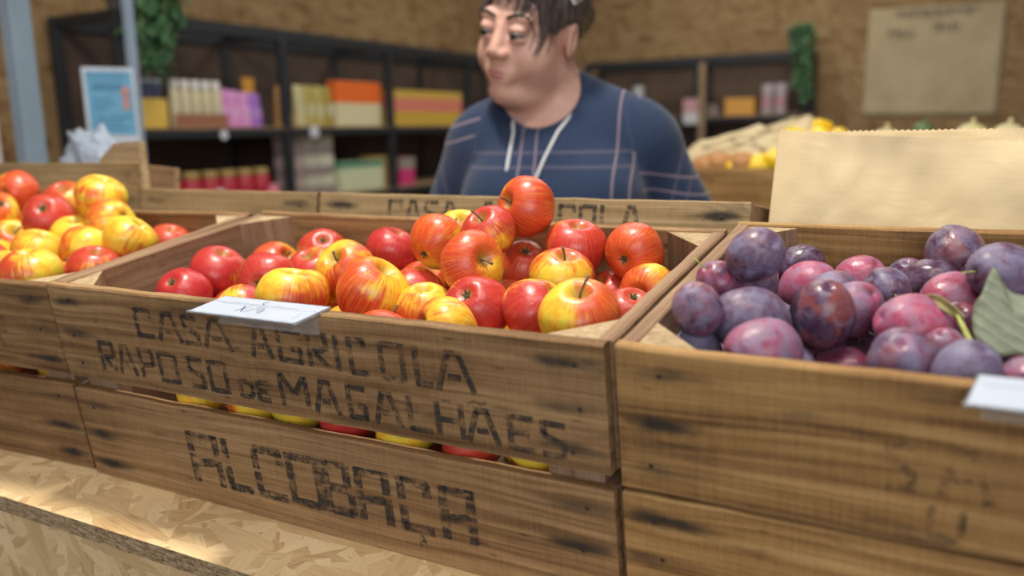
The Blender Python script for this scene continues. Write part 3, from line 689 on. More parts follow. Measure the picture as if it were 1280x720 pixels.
FILL_C=[(0.925,0.263,-0.045,0.024),(0.92,0.076,-0.052,0.024),(0.877,0.127,-0.07,0.026),(0.788,0.171,-0.047,0.026),(0.787,0.105,-0.053,0.025),(0.839,0.272,-0.071,0.025),(0.781,0.276,-0.086,0.025),(0.794,0.17,-0.106,0.026),(0.739,0.112,-0.055,0.025),(0.809,0.222,-0.027,0.025),(0.804,0.114,-0.104,0.025),(0.895,0.261,-0.083,0.026),(0.949,0.274,-0.085,0.026),(0.912,0.309,-0.086,0.026),(0.928,0.123,-0.065,0.023),(0.859,0.315,-0.095,0.023),(0.829,0.201,-0.13,0.026),(0.909,0.093,-0.099,0.025),(0.821,0.147,-0.145,0.025),(0.753,0.208,-0.054,0.026),(0.735,0.244,-0.097,0.025),(0.839,0.088,-0.081,0.025),(0.824,0.294,-0.119,0.024),(0.875,0.213,-0.111,0.026),(0.868,0.281,-0.132,0.024),(0.764,0.138,-0.133,0.026),(0.964,0.255,-0.016,0.024),(0.894,0.325,-0.133,0.024),(0.739,0.183,-0.109,0.027),(0.951,0.314,-0.122,0.026),(0.997,0.247,-0.061,0.026),(0.925,0.242,-0.127,0.028),(0.763,0.06,-0.06,0.025),(0.815,0.046,-0.055,0.025),(0.995,0.283,-0.111,0.026),(0.83,0.253,-0.148,0.025),(0.86,0.16,-0.117,0.026),(0.794,0.057,-0.098,0.024),(0.987,0.305,-0.069,0.023),(0.978,0.236,-0.106,0.024),(0.861,0.109,-0.119,0.024),(0.952,0.075,-0.087,0.024),(0.758,0.218,-0.14,0.024),(0.91,0.14,-0.109,0.025),(0.829,0.076,-0.14,0.027),(0.864,0.048,-0.072,0.024),(0.915,0.109,-0.149,0.026),(0.767,0.325,-0.08,0.025),(0.95,0.306,-0.033,0.025),(0.974,0.112,-0.065,0.025),(0.965,0.271,-0.15,0.024),(0.962,0.127,-0.113,0.026),(0.906,0.183,-0.145,0.025),(0.889,0.066,-0.143,0.025),(0.995,0.321,-0.149,0.024),(0.777,0.08,-0.137,0.026),(0.967,0.081,-0.136,0.025),(0.959,0.064,-0.027,0.025),(0.934,0.195,-0.097,0.024),(0.974,0.173,-0.104,0.023),(0.995,0.286,-0.028,0.022),(1.012,0.145,-0.099,0.025),(1.001,0.066,-0.069,0.025),(0.925,0.042,-0.105,0.023),(0.737,0.075,-0.1,0.025),(1.022,0.322,-0.095,0.024),(1.027,0.232,-0.1,0.025),(0.733,0.233,-0.016,0.025),(0.992,0.046,-0.113,0.024),(1.026,0.323,-0.036,0.024),(0.979,0.206,-0.017,0.024),(0.991,0.1,-0.018,0.024),(0.973,0.157,-0.035,0.026),(1.009,0.187,-0.072,0.026),(0.731,0.162,-0.051,0.025),(1.015,0.091,-0.111,0.026),(0.77,0.295,-0.129,0.025),(1.013,0.186,-0.125,0.025)]

LAB_B = {
'top': 'orange-red apple crowning the middle heap, stem hollow turned left',
'2': 'orange-red apple with its stem pointing right, left below the crowning apple',
'3': 'red-streaked apple with calyx on top, directly below the crowning apple',
'4': 'crimson apple right beside the crowning apple, one row lower',
'5': 'round orange-red apple against the rear right corner of the middle crate',
'6': 'orange striped apple right of the centre of the middle heap',
'7': 'big crimson apple with calyx towards the viewer, front of the middle heap',
'8': 'large yellow apple with orange-red cheeks just right of the price holder',
'9': 'small yellow-orange apple between the large yellow apple and the big crimson one',
'10': 'small red apple wedged behind the large yellow apple',
'11': 'orange apple with a blossom end low on its left, rear of the middle heap',
'12': 'dark crimson apple with a russet scar at the back of the middle crate',
'13': 'dark red apple partly hidden under the left side of the crowning apple',
'14': 'small orange-yellow apple peeping from the rear between two orange apples',
'15': 'large yellow and orange apple with upright stem at the front right corner',
'16': 'half yellow half crimson apple leaning on the front right yellow one',
'17': 'red apple half hidden behind the front right yellow apple',
'18': 'orange apple with a slanting stem by the right side board of the middle crate',
'19': 'pinkish red apple low against the right side board of the middle crate',
'20': 'striped orange apple sunk behind the front board, left of the big crimson one',
'21': 'orange-red apple mostly hidden behind the big crimson front apple',
'22': 'large crimson apple with an orange underside at the left end of the middle crate',
'23': 'small deep crimson apple in the front left corner of the middle crate',
'24': 'red apple showing its calyx, just behind the price holder',
'25': 'red and yellow apple with a tall stem behind the calyx-showing red one',
'26': 'yellow apple with red cheeks directly above the price holder',
'27': 'bright red apple at the back left of the middle crate',
'28': 'small pink-red apple between the price holder apples and the rear',
'29': 'upright yellow apple with red flanks left behind the large yellow one'}
LAB_A = {
'1': 'orange and red apple at the top left of the left heap',
'2': 'dark red apple in the upper middle of the left heap',
'3': 'red-pink apple half behind the yellow apple topping the left heap',
'4': 'big yellow-orange apple topping the right of the left heap',
'5': 'flattish orange apple directly beneath the topping yellow one',
'6': 'yellow apple at the right flank of the left heap',
'7': 'orange apple with its calyx low on the left, centre of the left heap',
'8': 'pinkish yellow apple with an upright stem near the left picture edge',
'9': 'bright yellow apple behind the front pink-orange one of the left crate',
'10': 'pink-orange apple nearest the front board of the left crate',
'11': 'pinkish red apple low beside the front corner of the left crate',
'12': 'lone red apple near the rear side board of the left crate',
'13': 'orange apple cut by the left picture edge, upper of the two there',
'14': 'yellow apple cut by the left picture edge, lower of the two there',
'15': 'yellow apple glimpsed behind the central orange one of the left heap'}
LAB_C = {
'1': 'large bluish purple plum near the rear left corner of the plum crate',
'2': 'small dark glossy plum against the rear board of the plum crate',
'3': 'reddish purple plum with a long thin stem by the left side board',
'4': 'orange-brown and purple plum low against the left side board',
'5': 'big dark blue dusty plum at the front left of the plum crate',
'6': 'purple plum peeking from behind the big dark blue one',
'7': 'bright pink plum in the left rear of the plum crate',
'8': 'tall brownish purple plum with a groove, middle of the plum crate',
'9': 'pink plum standing upright behind the grooved brownish one',
'10': 'mottled purple and red plum right of the grooved brownish one',
'11': 'pink plum lying at the front board below the dark blue one',
'12': 'small dusty blue plum in the front left corner of the plum crate',
'13': 'small pink plum at the front between two larger ones',
'14': 'large magenta plum right of the middle of the plum crate',
'15': 'brown-purple plum with a stem dimple on top by the front board',
'16': 'dusty purple plum with a short green stem near the front board',
'17': 'pinkish plum barely rising above the front board',
'18': 'small purple plum with a yellow stem in the middle rear',
'19': 'very dark glossy plum lying in front of the two-coloured top right plum',
'20': 'pink-violet plum beside the leaf, under the dark glossy one',
'21': 'purple and orange plum sitting highest at the right rear',
'22': 'greyish blue plum with a pale stem by the right picture edge',
'23': 'rusty red plum in the shade under the curled leaf',
'24': 'violet plum at the right picture edge beside the leaf',
'25': 'blue-violet plum just behind the right price holder',
'26': 'small plum between the magenta one and the leaf stalk',
'27': 'small violet plum at the rear board, right half of the plum crate',
'28': 'small bluish plum gap filler behind the magenta one',
'29': 'pink plum sliver between the small rear plums and the leaf'}
rng = random.Random(4)
def rv(): 
    v = Vector((rng.gauss(0, 1), rng.gauss(0, 1), rng.gauss(0, 1))); return v.normalized()
for tab, lab, grp, n0 in ((VIS_B, LAB_B, 'apples in the middle crate', 0), (VIS_A, LAB_A, 'apples in the left crate', 2)):
    for q, (k, x, y, z, r, ax, ay, az, bx, by, bz, bl, cr) in enumerate(tab):
        put_fruit(BARE if k in STEMLESS[grp] else APPLES, APPLE_USED, q + n0, (x, y, z), r * 1.03, (ax, ay, az), (bx, by, bz), lab[k], 'apple', grp, {'blush': bl, 'crimson': cr},
                  (1, 1 + rng.uniform(-.03, .03), 1 + rng.uniform(-.05, .03)))
for tab, grp, lb in ((FILL_B, 'apples in the middle crate', 'apple showing only through gaps under the top layer of the middle crate'),
                     (FILL_A, 'apples in the left crate', 'apple showing only through gaps under the top layer of the left crate')):
    for q, (x, y, z, r) in enumerate(tab):
        put_fruit(APPLES, APPLE_USED, q, (x, y, z), r, rv(), rv(), lb, 'apple', grp, {'blush': rng.uniform(.3, .95), 'crimson': rng.uniform(.2, .9)})
SL = [('yellow apple at the left end of the gap between the front slats', .12, .1), ('orange-yellow apple seen through the slat gap, second from the left end', .45, .1),
      ('greenish yellow apple seen through the slat gap under the price holder', .1, .1), ('dark red apple seen through the slat gap below the word at the left', 1, .9),
      ('yellow-green apple seen through the middle of the slat gap', .1, .1), ('red apple seen through the right half of the slat gap', .95, .7), ('yellow apple at the right end of the slat gap', .3, .1)]
SLX = [(.150, -.128), (.2135, -.122), (.2795, -.121), (.3345, -.1215), (.447, -.13), (.52, -.129), (.584, -.119)]
SLX[3] = (.345, -.122)
for q, (lb, bl, cr) in enumerate(SL):
    x, y, z, r = SLOT_B[q]; 
    put_fruit(APPLES, APPLE_USED, q, (x, y, z), r, rv(), rv(), lb, 'apple', 'apples in the middle crate', {'blush': bl, 'crimson': cr})

def plum_mesh(seed):
    mb = MB(); n, m = 40, 28; vs = []
    for i in range(m + 1):
        t = math.pi * i / m; st, ct = math.sin(t), math.cos(t)
        for j in range(n):
            a = 2*math.pi*j/n
            r = st * (1 - .05*ct); z = 1.13*ct - .13*math.exp(-(st/.16)**2)*(ct > 0)
            da = math.atan2(math.sin(a), math.cos(a))
            r *= 1 - .055*math.exp(-(da/.16)**2)*st
            v = Vector((r*math.cos(a), r*math.sin(a)*.96, z))
            vs.append(tuple(v*(1 + mnoise.noise(v*1.2 + Vector((0, seed*5.7, 0)))*.045)))
    mb.add(vs, [(i*n + j, (i + 1)*n + j, (i + 1)*n + (j + 1) % n, i*n + (j + 1) % n) for i in range(m) for j in range(n)]); return mb
def plum_proto(i, long_stem=False):
    root = plum_mesh(i*2 + 1).build('plum', M['plum'], None, None, True)
    if long_stem:
        s = MB(); s.tube([(0, 0, .95), (.03, .02, 1.2), (.10, .03, 1.45), (.2, .05, 1.72)], [.035, .028, .026, .04], 7)
        s.build('stem', M['stem_green'], root, None, True)
    return root
PLUMS = [plum_proto(0), plum_proto(1), plum_proto(2)]; PLUMS_S = [plum_proto(3, True)]; PU = set()
for q, (k, x, y, z, r, ax, ay, az, bx, by, bz, pk, br, bm) in enumerate(VIS_C):
    pr = PLUMS_S if k in ('3', '16', '18', '21', '22') else PLUMS
    rr = r * 1.0
    put_fruit(pr, PU, q, (x, y, z), rr, (ax, ay, az), (bx, by, bz), LAB_C[k], 'plum', 'plums in the right crate', {'pink': pk, 'brown': br, 'bloom': bm})
ro = random.Random(17)
OUT_C = [(1.012 + .051*i + (j % 2)*.024 + ro.uniform(-.002, .002), .052 + .0515*j, -.030 - .046*l + ro.uniform(-.006, .010), .0255) for l in range(2) for i in range(6) for j in range(6)]
for q, (x, y, z, r) in enumerate(OUT_C):
    put_fruit(PLUMS, PU, q, (x, y, z), r, rv(), rv(), 'plum in the right half of the plum crate, beyond the picture edge', 'plum', 'plums in the right crate',
              {'pink': rng.uniform(.05, .7), 'brown': rng.uniform(.1, .6), 'bloom': rng.uniform(.3, .7)})
for q, (x, y, z, r) in enumerate([f for f in FILL_C if f[0] < .985]):
    put_fruit(PLUMS, PU, q, (x, y, z), r*.97, rv(), rv(), 'plum showing only through gaps under the top layer of the plum crate', 'plum', 'plums in the right crate',
              {'pink': rng.uniform(.05, .7), 'brown': rng.uniform(.1, .6), 'bloom': rng.uniform(.3, .8)})

# leaves among the plums
def leaf_mat(name, a, b, vein):
    m = NT(name); o = m.obj(); n = m.noise(o, 60, 4)
    c = m.mix(m.rng(n, .35, .65), a, b)
    v = m.n('TexWave', wave_type='BANDS', bands_direction='DIAGONAL'); m.put(v.inputs['Vector'], o); v.inputs['Scale'].default_value = 45; v.inputs['Distortion'].default_value = 2.5
    c = m.mix(m.rng(v.outputs[1], .88, 1.0, 0, .5), c, vein); m.bump(v.outputs[1], .0008, .4)
    return m.done(c, .65)
M['leaf_grey'] = leaf_mat('grey_green_leaf', (.11, .135, .085), (.19, .215, .145), (.28, .30, .22))
M['leaf_olive'] = leaf_mat('olive_leaf', (.20, .22, .06), (.35, .31, .12), (.45, .42, .22))
M['leaf_green'] = leaf_mat('ivy_leaf', (.035, .10, .04), (.07, .17, .07), (.12, .25, .12))
def patch(outline, rings=7, bend=.006, seed=0, fold=None):
    """leaf blade filled from its outline, buckled"""
    n = len(outline); P = [Vector(p) for p in outline]; C = sum(P, Vector()) / n
    # densify
    Q = []
    for i in range(n):
        a, b, c, d = P[i - 1], P[i], P[(i + 1) % n], P[(i + 2) % n]
        for t in (0, .25, .5, .75):
            Q.append(.5*((2*b) + (c - a)*t + (2*a - 5*b + 4*c - d)*t*t + (3*b - a - 3*c + d)*t**3))
    n = len(Q); vs = [tuple(C)]; fs = []
    for r in range(1, rings + 1):
        for q in Q:
            v = C.lerp(q, r / rings)
            v = v + Vector((0, 1, .4)).normalized() * (mnoise.noise(v*55 + Vector((seed, 0, 0))) * bend + math.sin(v.x*330 + v.z*140)*bend*.25)
            vs.append(tuple(v))
    fs += [(0, 1 + j, 1 + (j + 1) % n) for j in range(n)]
    for r in range(rings - 1):
        fs += [(1 + r*n + j, 1 + (r + 1)*n + j, 1 + (r + 1)*n + (j + 1) % n, 1 + r*n + (j + 1) % n) for j in range(n)]
    return MB().add(vs, fs)
def leafobj(name, outline, mat, label, stalk=None, bend=.006, seed=0):
    o = patch(outline, 7, bend, seed).build(name, mat, None, MC, True)
    s = o.modifiers.new('thickness', 'SOLIDIFY'); s.thickness = .0007
    tag(o, label, 'leaf')
    if stalk:
        k = MB(); k.tube(stalk[0], stalk[1], 8); k.build('leaf_stalk', M['stem_green'], o, None, True)
    return o
leafobj('plum_leaf', [(.929,.150,.027), (.922,.140,.014), (.9175,.128,.000), (.921,.112,-.013), (.932,.104,-.018), (.950,.100,-.017), (.972,.104,-.010), (.984,.120,.006), (.968,.132,.010), (.950,.142,.012), (.938,.150,.018)],
        M['leaf_grey'], 'large curled grey-green leaf lying on the plums by the right picture edge', None, .007, 1)
leafobj('plum_leaf', [(.884,.155,.004), (.891,.148,.007), (.900,.140,.006), (.909,.134,.002), (.913,.130,-.004), (.906,.134,-.006), (.897,.140,-.002), (.889,.148,.000)],
        M['leaf_olive'], 'small olive-yellow leaf left of the large grey one on the plums', ([(.908,.134,-.003), (.9135,.126,-.012), (.918,.118,-.018), (.923,.112,-.027), (.928,.108,-.033)], [.0016, .0022, .0026, .0034, .0022]), .003, 5)

# price holders clipped over the front boards
def holder(x0, w, skew, label, text):
    Mx = MC @ T(x0, 0, .0010)
    root = empty('price_holder', Mx, label, 'price holder')
    yb, yf = .0110, -.0265
    def sl(a, b): return [(a, yb, .0005), (b, yb, .0005), (b - skew, yf, -.0025), (a - skew, yf, -.0025)]
    def slab(mb, q, t):
        vs = q + [(x, y, z + t) for x, y, z in q]
        mb.add(vs, [(3, 2, 1, 0), (4, 5, 6, 7), (0, 1, 5, 4), (1, 2, 6, 5), (2, 3, 7, 6), (3, 0, 4, 7)])
    m = MB(); slab(m, sl(.002, w - .002), .0007); c = m.build('card', M['white'], root, T(0, 0, .0012))
    m = MB(); slab(m, sl(0, w), .0010)
    m.tube([(-skew, yf, -.0010), (w - skew, yf, -.0010)], .0015, 10)
    m.tube([(0, yb, .0022), (w, yb, .0022)], .0009, 8)
    m.build('card_tray', M['clear'], root)
    m = MB(); m.box(.004, w - .006, -.0035, -.0020, -.0190, .0030); m.tube([(.004, -.0042, -.0190), (w - .006, -.0042, -.0190)], .0014, 8)
    m.box(w - .020, w - .018, -.020, -.002, -.012, .001)
    m.box(.004, w - .006, .0135, .0148, -.016, .0005)
    m.build('clip', M['clear'], root)
    if text:
        m = MB()
        for s, a, b, za, zb in text:
            cw = (b - a) / len(s)
            for i, ch in enumerate(s):
                if ch != ' ': glyph(m, ch, a + cw*i, a + cw*(i + .72), za, zb, .0011, 0)
        # lay the writing onto the sloping card
        vs = []
        for x, _, z in m.v:
            t = z; y = yf + (yb - yf)*t; vs.append((x - skew*(1 - t), y, -.0025 + .003*t + .0021))
        m.v = vs
        m.build('handwriting', M['blueink'], c, T(0, 0, -.0012 + .0006))
    return root
holder(.270, .137, .010, 'white price card in a clear clip-on holder on the middle apple crate', [('e-', .062, .098, .92, .70), ('X/4', .050, .085, .58, .26)])
holder(.922, .142, .006, 'white price card in a clear holder on the plum crate at the right edge', None)

# ------------------------------------------------------------------ back row: table, crates, paper bags
tb = empty('trestle_table', T(.3, .63, 0), 'wooden table behind the front crates carrying the rear row of crates', 'table')
m = MB(); m.box(-1.31, 1.06, -.20, .075, -.02, 0, None, .002); m.build('table_top', M['osb_wall_left'], tb, T(0, 0, .9250) @ RX(-9) @ T(0, -.035, 0))
for sx in (-1.15, 1.25):
    for sy in (-.17, .03):
        m = MB(); m.box(-.02, .02, -.02, .02, 0, .885); m.build('leg', M['shelfwood'], tb, T(sx, sy, 0))
LR = [row(-.0080, -.0440, -.0080, -.0440, .0060, [(c, .1305 + i*.0310, .1305 + i*.0310 + .0235) for i, c in enumerate('CASA') ] + [(c, .2855 + i*.0292, .2855 + i*.0292 + .0225) for i, c in enumerate('AGRICOLA')])]
LR[0] = (LR[0][0], 0, [t for t in LR[0][2]])
back3 = (M['crate_back'], M['crate_in'], M['post'])
crate(T(.039, .42, 1.1625) @ RX(-9), .648, .27, .2345, .108, .012, back3, 'rear wooden crate stencilled with black capitals, behind the middle apple crate', LR, M['ink'], 12)
crate(T(-.366, .422, 1.1625) @ RX(-9), .400, .27, .2345, .108, .012, back3, 'plain rear crate just behind the gap between the left and middle apple crates', None, None, 14)
tall = crate(T(-.985, .424, 1.207) @ RX(-9), .612, .09, .279, .130, .014, back3, 'taller rear crate at the far left with a raised end panel', None, None, 15)
m = MB(); m.prism([(-.105, -.12), (.040, -.12), (.034, .036), (-.030, .034), (-.075, .006)], -.007, .007, RX(90))
m.build('end_panel', M['post'], tall, tall.matrix_world.inverted() @ T(-.405, .434, 1.208))
crate(T(.700, .505, 1.150), .66, .21, .2225, .100, .012, back3, 'rear crate standing behind the kraft paper bags', None, None, 16)

def paper_bag(x0, w, h, y, lean, label, seed, zig=True, rot=0):
    """flat kraft bag: two walls, folded side, pinked top edge"""
    nx, nz = 150, 24; mb = MB(); vs = []
    for side in (0, 1):
        for j in range(nz + 1):
            for i in range(nx + 1):
                x = w*i/nx; z = h*j/nz
                if j == nz: z += (.0009 if i % 2 else -.0009)
                if j == nz and side == 1: z += .004
                e = min(x, w - x, z)/.03; e = max(0, min(1, e))
                yy = (-1 if side == 0 else 1)*(.0015 + .0035*e) + mnoise.noise((x*14 + seed, z*14, 3*side))*.005*e + mnoise.noise((x*40, z*40 + seed, 1))*.0018*e
                vs.append((x, yy, z))
    k = (nx + 1)*(nz + 1)
    for side in (0, 1):
        for j in range(nz):
            for i in range(nx):
                a = side*k + j*(nx + 1) + i; f = (a, a + 1, a + nx + 2, a + nx + 1)
                mb_f = f if side == 0 else f[::-1]; mb.f.append(mb_f); mb.m.append(0)
    for j in range(nz):
        a = j*(nx + 1); b = a + nx + 1
        mb.f += [(a, b, b + k, a + k), (a + nx, a + k + nx, b + k + nx, b + nx)]; mb.m += [0, 0]
    for i in range(nx): mb.f.append((i, i + k, i + 1 + k, i + 1)); mb.m.append(0)
    mb.v = vs
    o = mb.build('paper_bag', M['kraft'], None, T(x0, y, .928) @ RY(rot) @ RX(-lean), True)
    return tag(o, label, 'paper bag', 'kraft paper bags stacked behind the plum crate')
paper_bag(.686, .47, .314, .440, 7, 'foremost kraft paper bag leaning behind the plum crate', 1, True, 2.9)
paper_bag(.712, .47, .311, .454, 7, 'second kraft paper bag, its toothed edge just above the foremost one', 5, True, -.1)
paper_bag(.780, .47, .309, .467, 7, 'rearmost kraft paper bag of the stack behind the plum crate', 9, True, 0)

# crumpled clear plastic bag in the tall crate
mb = MB(); mb.sphere((0, 0, 0), 1, 60, 40)
mb.v = [tuple(Vector((v[0]*.095, v[1]*.05, v[2]*.150)) * (1 + .30*mnoise.noise(Vector(v)*2.4 + Vector((3, 0, 0))) + .13*mnoise.noise(Vector(v)*7))) for v in mb.v]
def crinkle():
    m = NT('clear_bluish_plastic_film'); o = m.obj()
    m.bump(m.noise(o, 45, 4, .6, 1.0), .01, 1.0)
    m.put(m.b.inputs['Alpha'], .80)
    return m.done((.42, .50, .62), .18, Specular_IOR_Level=0.8)
tag(mb.build('plastic_bag', crinkle(), None, T(-.70, .600, 1.130) @ RY(-38), True), 'crumpled bluish clear plastic bag sticking out of the far left crate', 'bag')

# ------------------------------------------------------------------ shelving
def shelf_unit(root, along, L, Dp, posts, levels, top, label_parts=True):
    """along=(ux,uy) direction of the front, depth to the left of it is handled by the empty's rotation"""
    for i, p in enumerate(posts):
        for dy, nm in ((.018, 'front_post'), (Dp - .018, 'rear_post')):
            m = MB(); m.box(-.02, .02, -.018, .018, 0, top, None, .002); m.build(nm, M['black'], root, T(p, dy, 0))
        m = MB(); m.box(-.014, .014, -Dp/2 + .036, Dp/2 - .036, -.018, .018); m.build('end_rail', M['black'], root, T(p, Dp/2, top - .02))
    for dy in (.018, Dp - .018):
        m = MB(); m.box(0, L, -.016, .016, -.026, .026, None, .002); m.build('top_rail', M['black'], root, T(0, dy, top - .026))
    for z in levels:
        m = MB(); m.box(.0, L, .004, Dp - .004, -.018, 0, None, .002); m.build('shelf_board', M['shelfwood'], root, T(0, 0, z))
        m = MB(); m.box(0, L, -.004, .004, -.034, .0, None, .001); m.build('shelf_rail', M['black'], root, T(0, -.002, z - .006))
SX = -1.883                                     # front plane of the left shelving
L0 = 1.573; 
sl_ = empty('shelving_unit', T(SX, L0, 0) @ RZ(90), 'long black metal shelving unit along the left strand board wall', 'shelves')
shelf_unit(sl_, None, 3.27, .40, [0.0, .837, 1.627, 2.437, 3.25], [.22, .60, .955, 1.285], 1.715)
m = MB(); m.box(0, 3.27, -.006, .006, 0, 1.66); m.build('back_panel', plain('dark_back_panel', (.075, .048, .036), .8, .25, 6), sl_, T(0, .385, .02))
sr_ = empty('shelving_unit', T(-1.67, 5.29, 0), 'black metal shelving unit on the back wall, right of the person', 'shelves')
shelf_unit(sr_, None, 1.56, .32, [0.0, .825, 1.54], [.30, .75, 1.00, 1.315], 1.715)
m = MB(); m.box(0, 1.56, -.006, .006, 0, 1.66); m.build('back_panel', plain('brown_back_panel', (.10, .065, .045), .8, .25, 6), sr_, T(0, .31, .02))
m = MB(); m.box(-.02, .02, -.012, .012, -.45, .42); m.build('wooden_upright', M['shelfwood'], sr_, T(.868, -.014, 1.25))

# goods on the shelves
CM = {}
def cm(c, rough=.45):
    k = tuple(round(x, 3) for x in c)
    if k not in CM: CM[k] = plain('packaging_%d' % len(CM), c, rough, .08, 40)
    return CM[k]
def shelf_M(y, z, dx=.05): return T(SX - dx, y, z) @ RZ(90)     # +x of the item runs along the shelf, +y into it
def back_M(x, z, dy=.05): return T(x, 5.29 + dy, z)
def jar(Mx, r, h, body, lid, label, group, name='jar', cat='jar', band=None):
    m = MB(); m.lathe([(r*.85, 0), (r, .006), (r, h*.72), (r*.78, h*.82), (r*.78, h*.84)], 20)
    o = m.build(name, cm(body), None, Mx, True); tag(o, label, cat, group)
    m = MB(); m.lathe([(r*.86, h*.82), (r*.88, h*.83), (r*.88, h*.97), (r*.82, h)], 20); m.build('lid', cm(lid), o, None, True)
    if band:
        m = MB(); m.lathe([(r*1.01, h*.2), (r*1.012, h*.21), (r*1.012, h*.58), (r*1.01, h*.59)], 20, None, False); m.build('paper_label', cm(band), o, None, True)
    return o
def carton(Mx, w, d, h, parts, label, group=None, name='carton', cat='box'):
    """box with printed bands from bottom to top: (height share, colour)"""
    m = MB(); m.box(-w/2, w/2, 0, d, 0, h, None, .003)
    o = m.build(name, cm(parts[0][1]), None, Mx); tag(o, label, cat, group); z = 0
    for q, (share, c) in enumerate(parts):
        if q:
            m = MB(); m.box(-w/2 - .0006, w/2 + .0006, -.0006, d + .0006, h*z + (.002 if 0 else 0), h*(z + share) - .001, None, .0005)
            m.build('printed_band', cm(c), o)
        z += share
    return o
def pouch(Mx, w, d, h, c, c2, label, group, name='pouch', cat='packet', seed=0):
    n, mm = 20, 14; vs = []; mb = MB()
    for i in range(mm + 1):
        t = i/mm; dd = d*.5*(1 - t)**.5 * (1.0 if t < .97 else .4) + .002; ww = w/2*(1 - .06*math.sin(t*3.1))
        for j in range(n):
            a = 2*math.pi*j/n; ca, sa = math.cos(a), math.sin(a)
            x = ww*math.copysign(abs(ca)**.6, ca); y = dd*math.copysign(abs(sa)**.8, sa)
            vs.append((x + mnoise.noise((x*30, t*5, seed))*.004, y + d/2 + mnoise.noise((x*30, t*6, seed + 4))*.006*(1 - t), h*t))
    mb.add(vs, [(i*n + j, i*n + (j + 1) % n, (i + 1)*n + (j + 1) % n, (i + 1)*n + j) for i in range(mm) for j in range(n)] + [tuple(range(n))[::-1], tuple(mm*n + j for j in range(n))])
    o = mb.build(name, cm(c), None, Mx, True); tag(o, label, cat, group)
    m = MB(); m.box(-w*.3, w*.3, -.002, .0, h*.25, h*.55); m.build('front_label', cm(c2), o, T(0, d*.09, 0))
    return o
ZM, ZL = 1.285, .955
# middle level, first bay
PL = ['leftmost', 'second', 'third', 'rightmost']
m = MB(); m.box(-.085, .085, 0, .16, 0, .115, None, .003)
o = m.build('display_tray', cm((.72, .50, .10)), None, shelf_M(2.245 - .57 - .0 + .0, ZM)); 
o.matrix_world = shelf_M(1.705, ZM); tag(o, 'yellow cardboard tray holding white-lidded jars at the left end of the middle shelf', 'box')
for i in range(4):
    jar(shelf_M(1.645 + i*.042, ZM + .116, .09), .019, .075, (.10, .12, .24), (.62, .66, .74), PL[i] + ' of the dark blue jars with white lids above the yellow tray', 'blue jars with white lids on the middle shelf')
for i in range(5):
    jar(shelf_M(1.825 + i*.053, ZM), .0215, .190, (.64, .58, .38), (.74, .72, .70), ['leftmost', 'second', 'middle', 'fourth', 'rightmost'][i] + ' of the cream bottles with white tops on the middle shelf', 'cream bottles on the middle shelf', 'bottle', 'bottle', (.34, .13, .07) if 0 else None)
    jar_band = None
m = MB(); m.box(-.135, .135, -.003, .0, 0, .055); o = m.build('shelf_tray', cm((.34, .15, .09)), None, shelf_M(1.93, ZM, .022)); tag(o, 'low brown tray edge in front of the cream bottles', 'tray')
for i in range(3):
    pouch(shelf_M(2.095 + i*.062, ZM, .06), .060, .05, .165 - .006*i, (.70, .30, .62), (.78, .45, .72), ['left', 'middle', 'right'][i] + ' of the three pink packets on the middle shelf', 'pink packets on the middle shelf', seed=i)
pouch(shelf_M(2.280, ZM, .06), .085, .06, .150, (.36, .16, .58), (.50, .30, .66), 'purple packet right of the pink ones on the middle shelf', None, seed=7)
pouch(shelf_M(2.345, ZM, .15), .070, .05, .225, (.72, .34, .04), (.80, .20, .05), 'tall orange packet behind the purple one', None, seed=9)
# second bay
pouch(shelf_M(2.470, ZM, .06), .085, .06, .190, (.66, .36, .12), (.72, .12, .05), 'orange-brown packet with a red label, left end of the second bay', None, seed=12)
for i in range(4):
    pouch(shelf_M(2.570 + i*.068, ZM, .06), .064, .05, .195, [(.60, .55, .28), (.46, .38, .10), (.50, .42, .12), (.40, .30, .06)][i], (.62, .60, .40), ['leftmost', 'second', 'third', 'rightmost'][i] + ' of the olive-yellow packets in the second bay', 'olive-yellow packets on the middle shelf', seed=20 + i)
for i in range(5):
    carton(shelf_M(2.845 + i*.073, ZM, .05), .069, .06, .225, [(.52, (.72, .66, .42)), (.48, (.86, .17, .03))], ['leftmost', 'second', 'middle', 'fourth', 'rightmost'][i] + ' of the cream cartons with orange-red tops', 'cream cartons with orange-red tops')
for i in range(4):
    carton(shelf_M(3.335 + i*.185, ZM, .05), .180, .12, .195, [(.40, (.60, .40, .06)), (.38, (.70, .22, .16)), (.22, (.62, .42, .08))], ['leftmost', 'second', 'third', 'rightmost'][i] + ' of the yellow boxes with a pink band beside the person', 'yellow boxes with pink bands')
# lower level
for i in range(7):
    jar(shelf_M(1.70 + i*.098, ZL, .08), .040, .150, (.46, .03, .05), (.42, .30, .10), ['leftmost', 'second', 'third', 'fourth', 'fifth', 'sixth', 'rightmost'][i] + ' of the red jars with gold lids on the lower shelf', 'red jars on the lower shelf')
for i, (yy, c) in enumerate(((1.752, (.78, .70, .72)), (1.99, (.70, .68, .74)), (2.30, (.80, .25, .32)))):
    jar(shelf_M(yy, ZL, .02), .024, .075, c, c, ['white pot in front of the left red jars', 'white pot in front of the middle red jars', 'pink pot in front of the right red jars'][i], None, 'pot', 'pot')
for i in range(3):
    for k in range(3):
        carton(shelf_M(2.500 + i*.105, ZL + k*.098, .05), .098, .10, .096, [(.45, (.30, .24, .23)), (.55, [(.42, .33, .31), (.52, .50, .40), (.58, .57, .44)][i])], ['left', 'middle', 'right'][i] + ' ' + ['bottom', 'middle', 'top'][k] + ' tin of the grey-cream stack on the lower shelf', 'grey-cream tins stacked on the lower shelf', 'tin', 'tin')
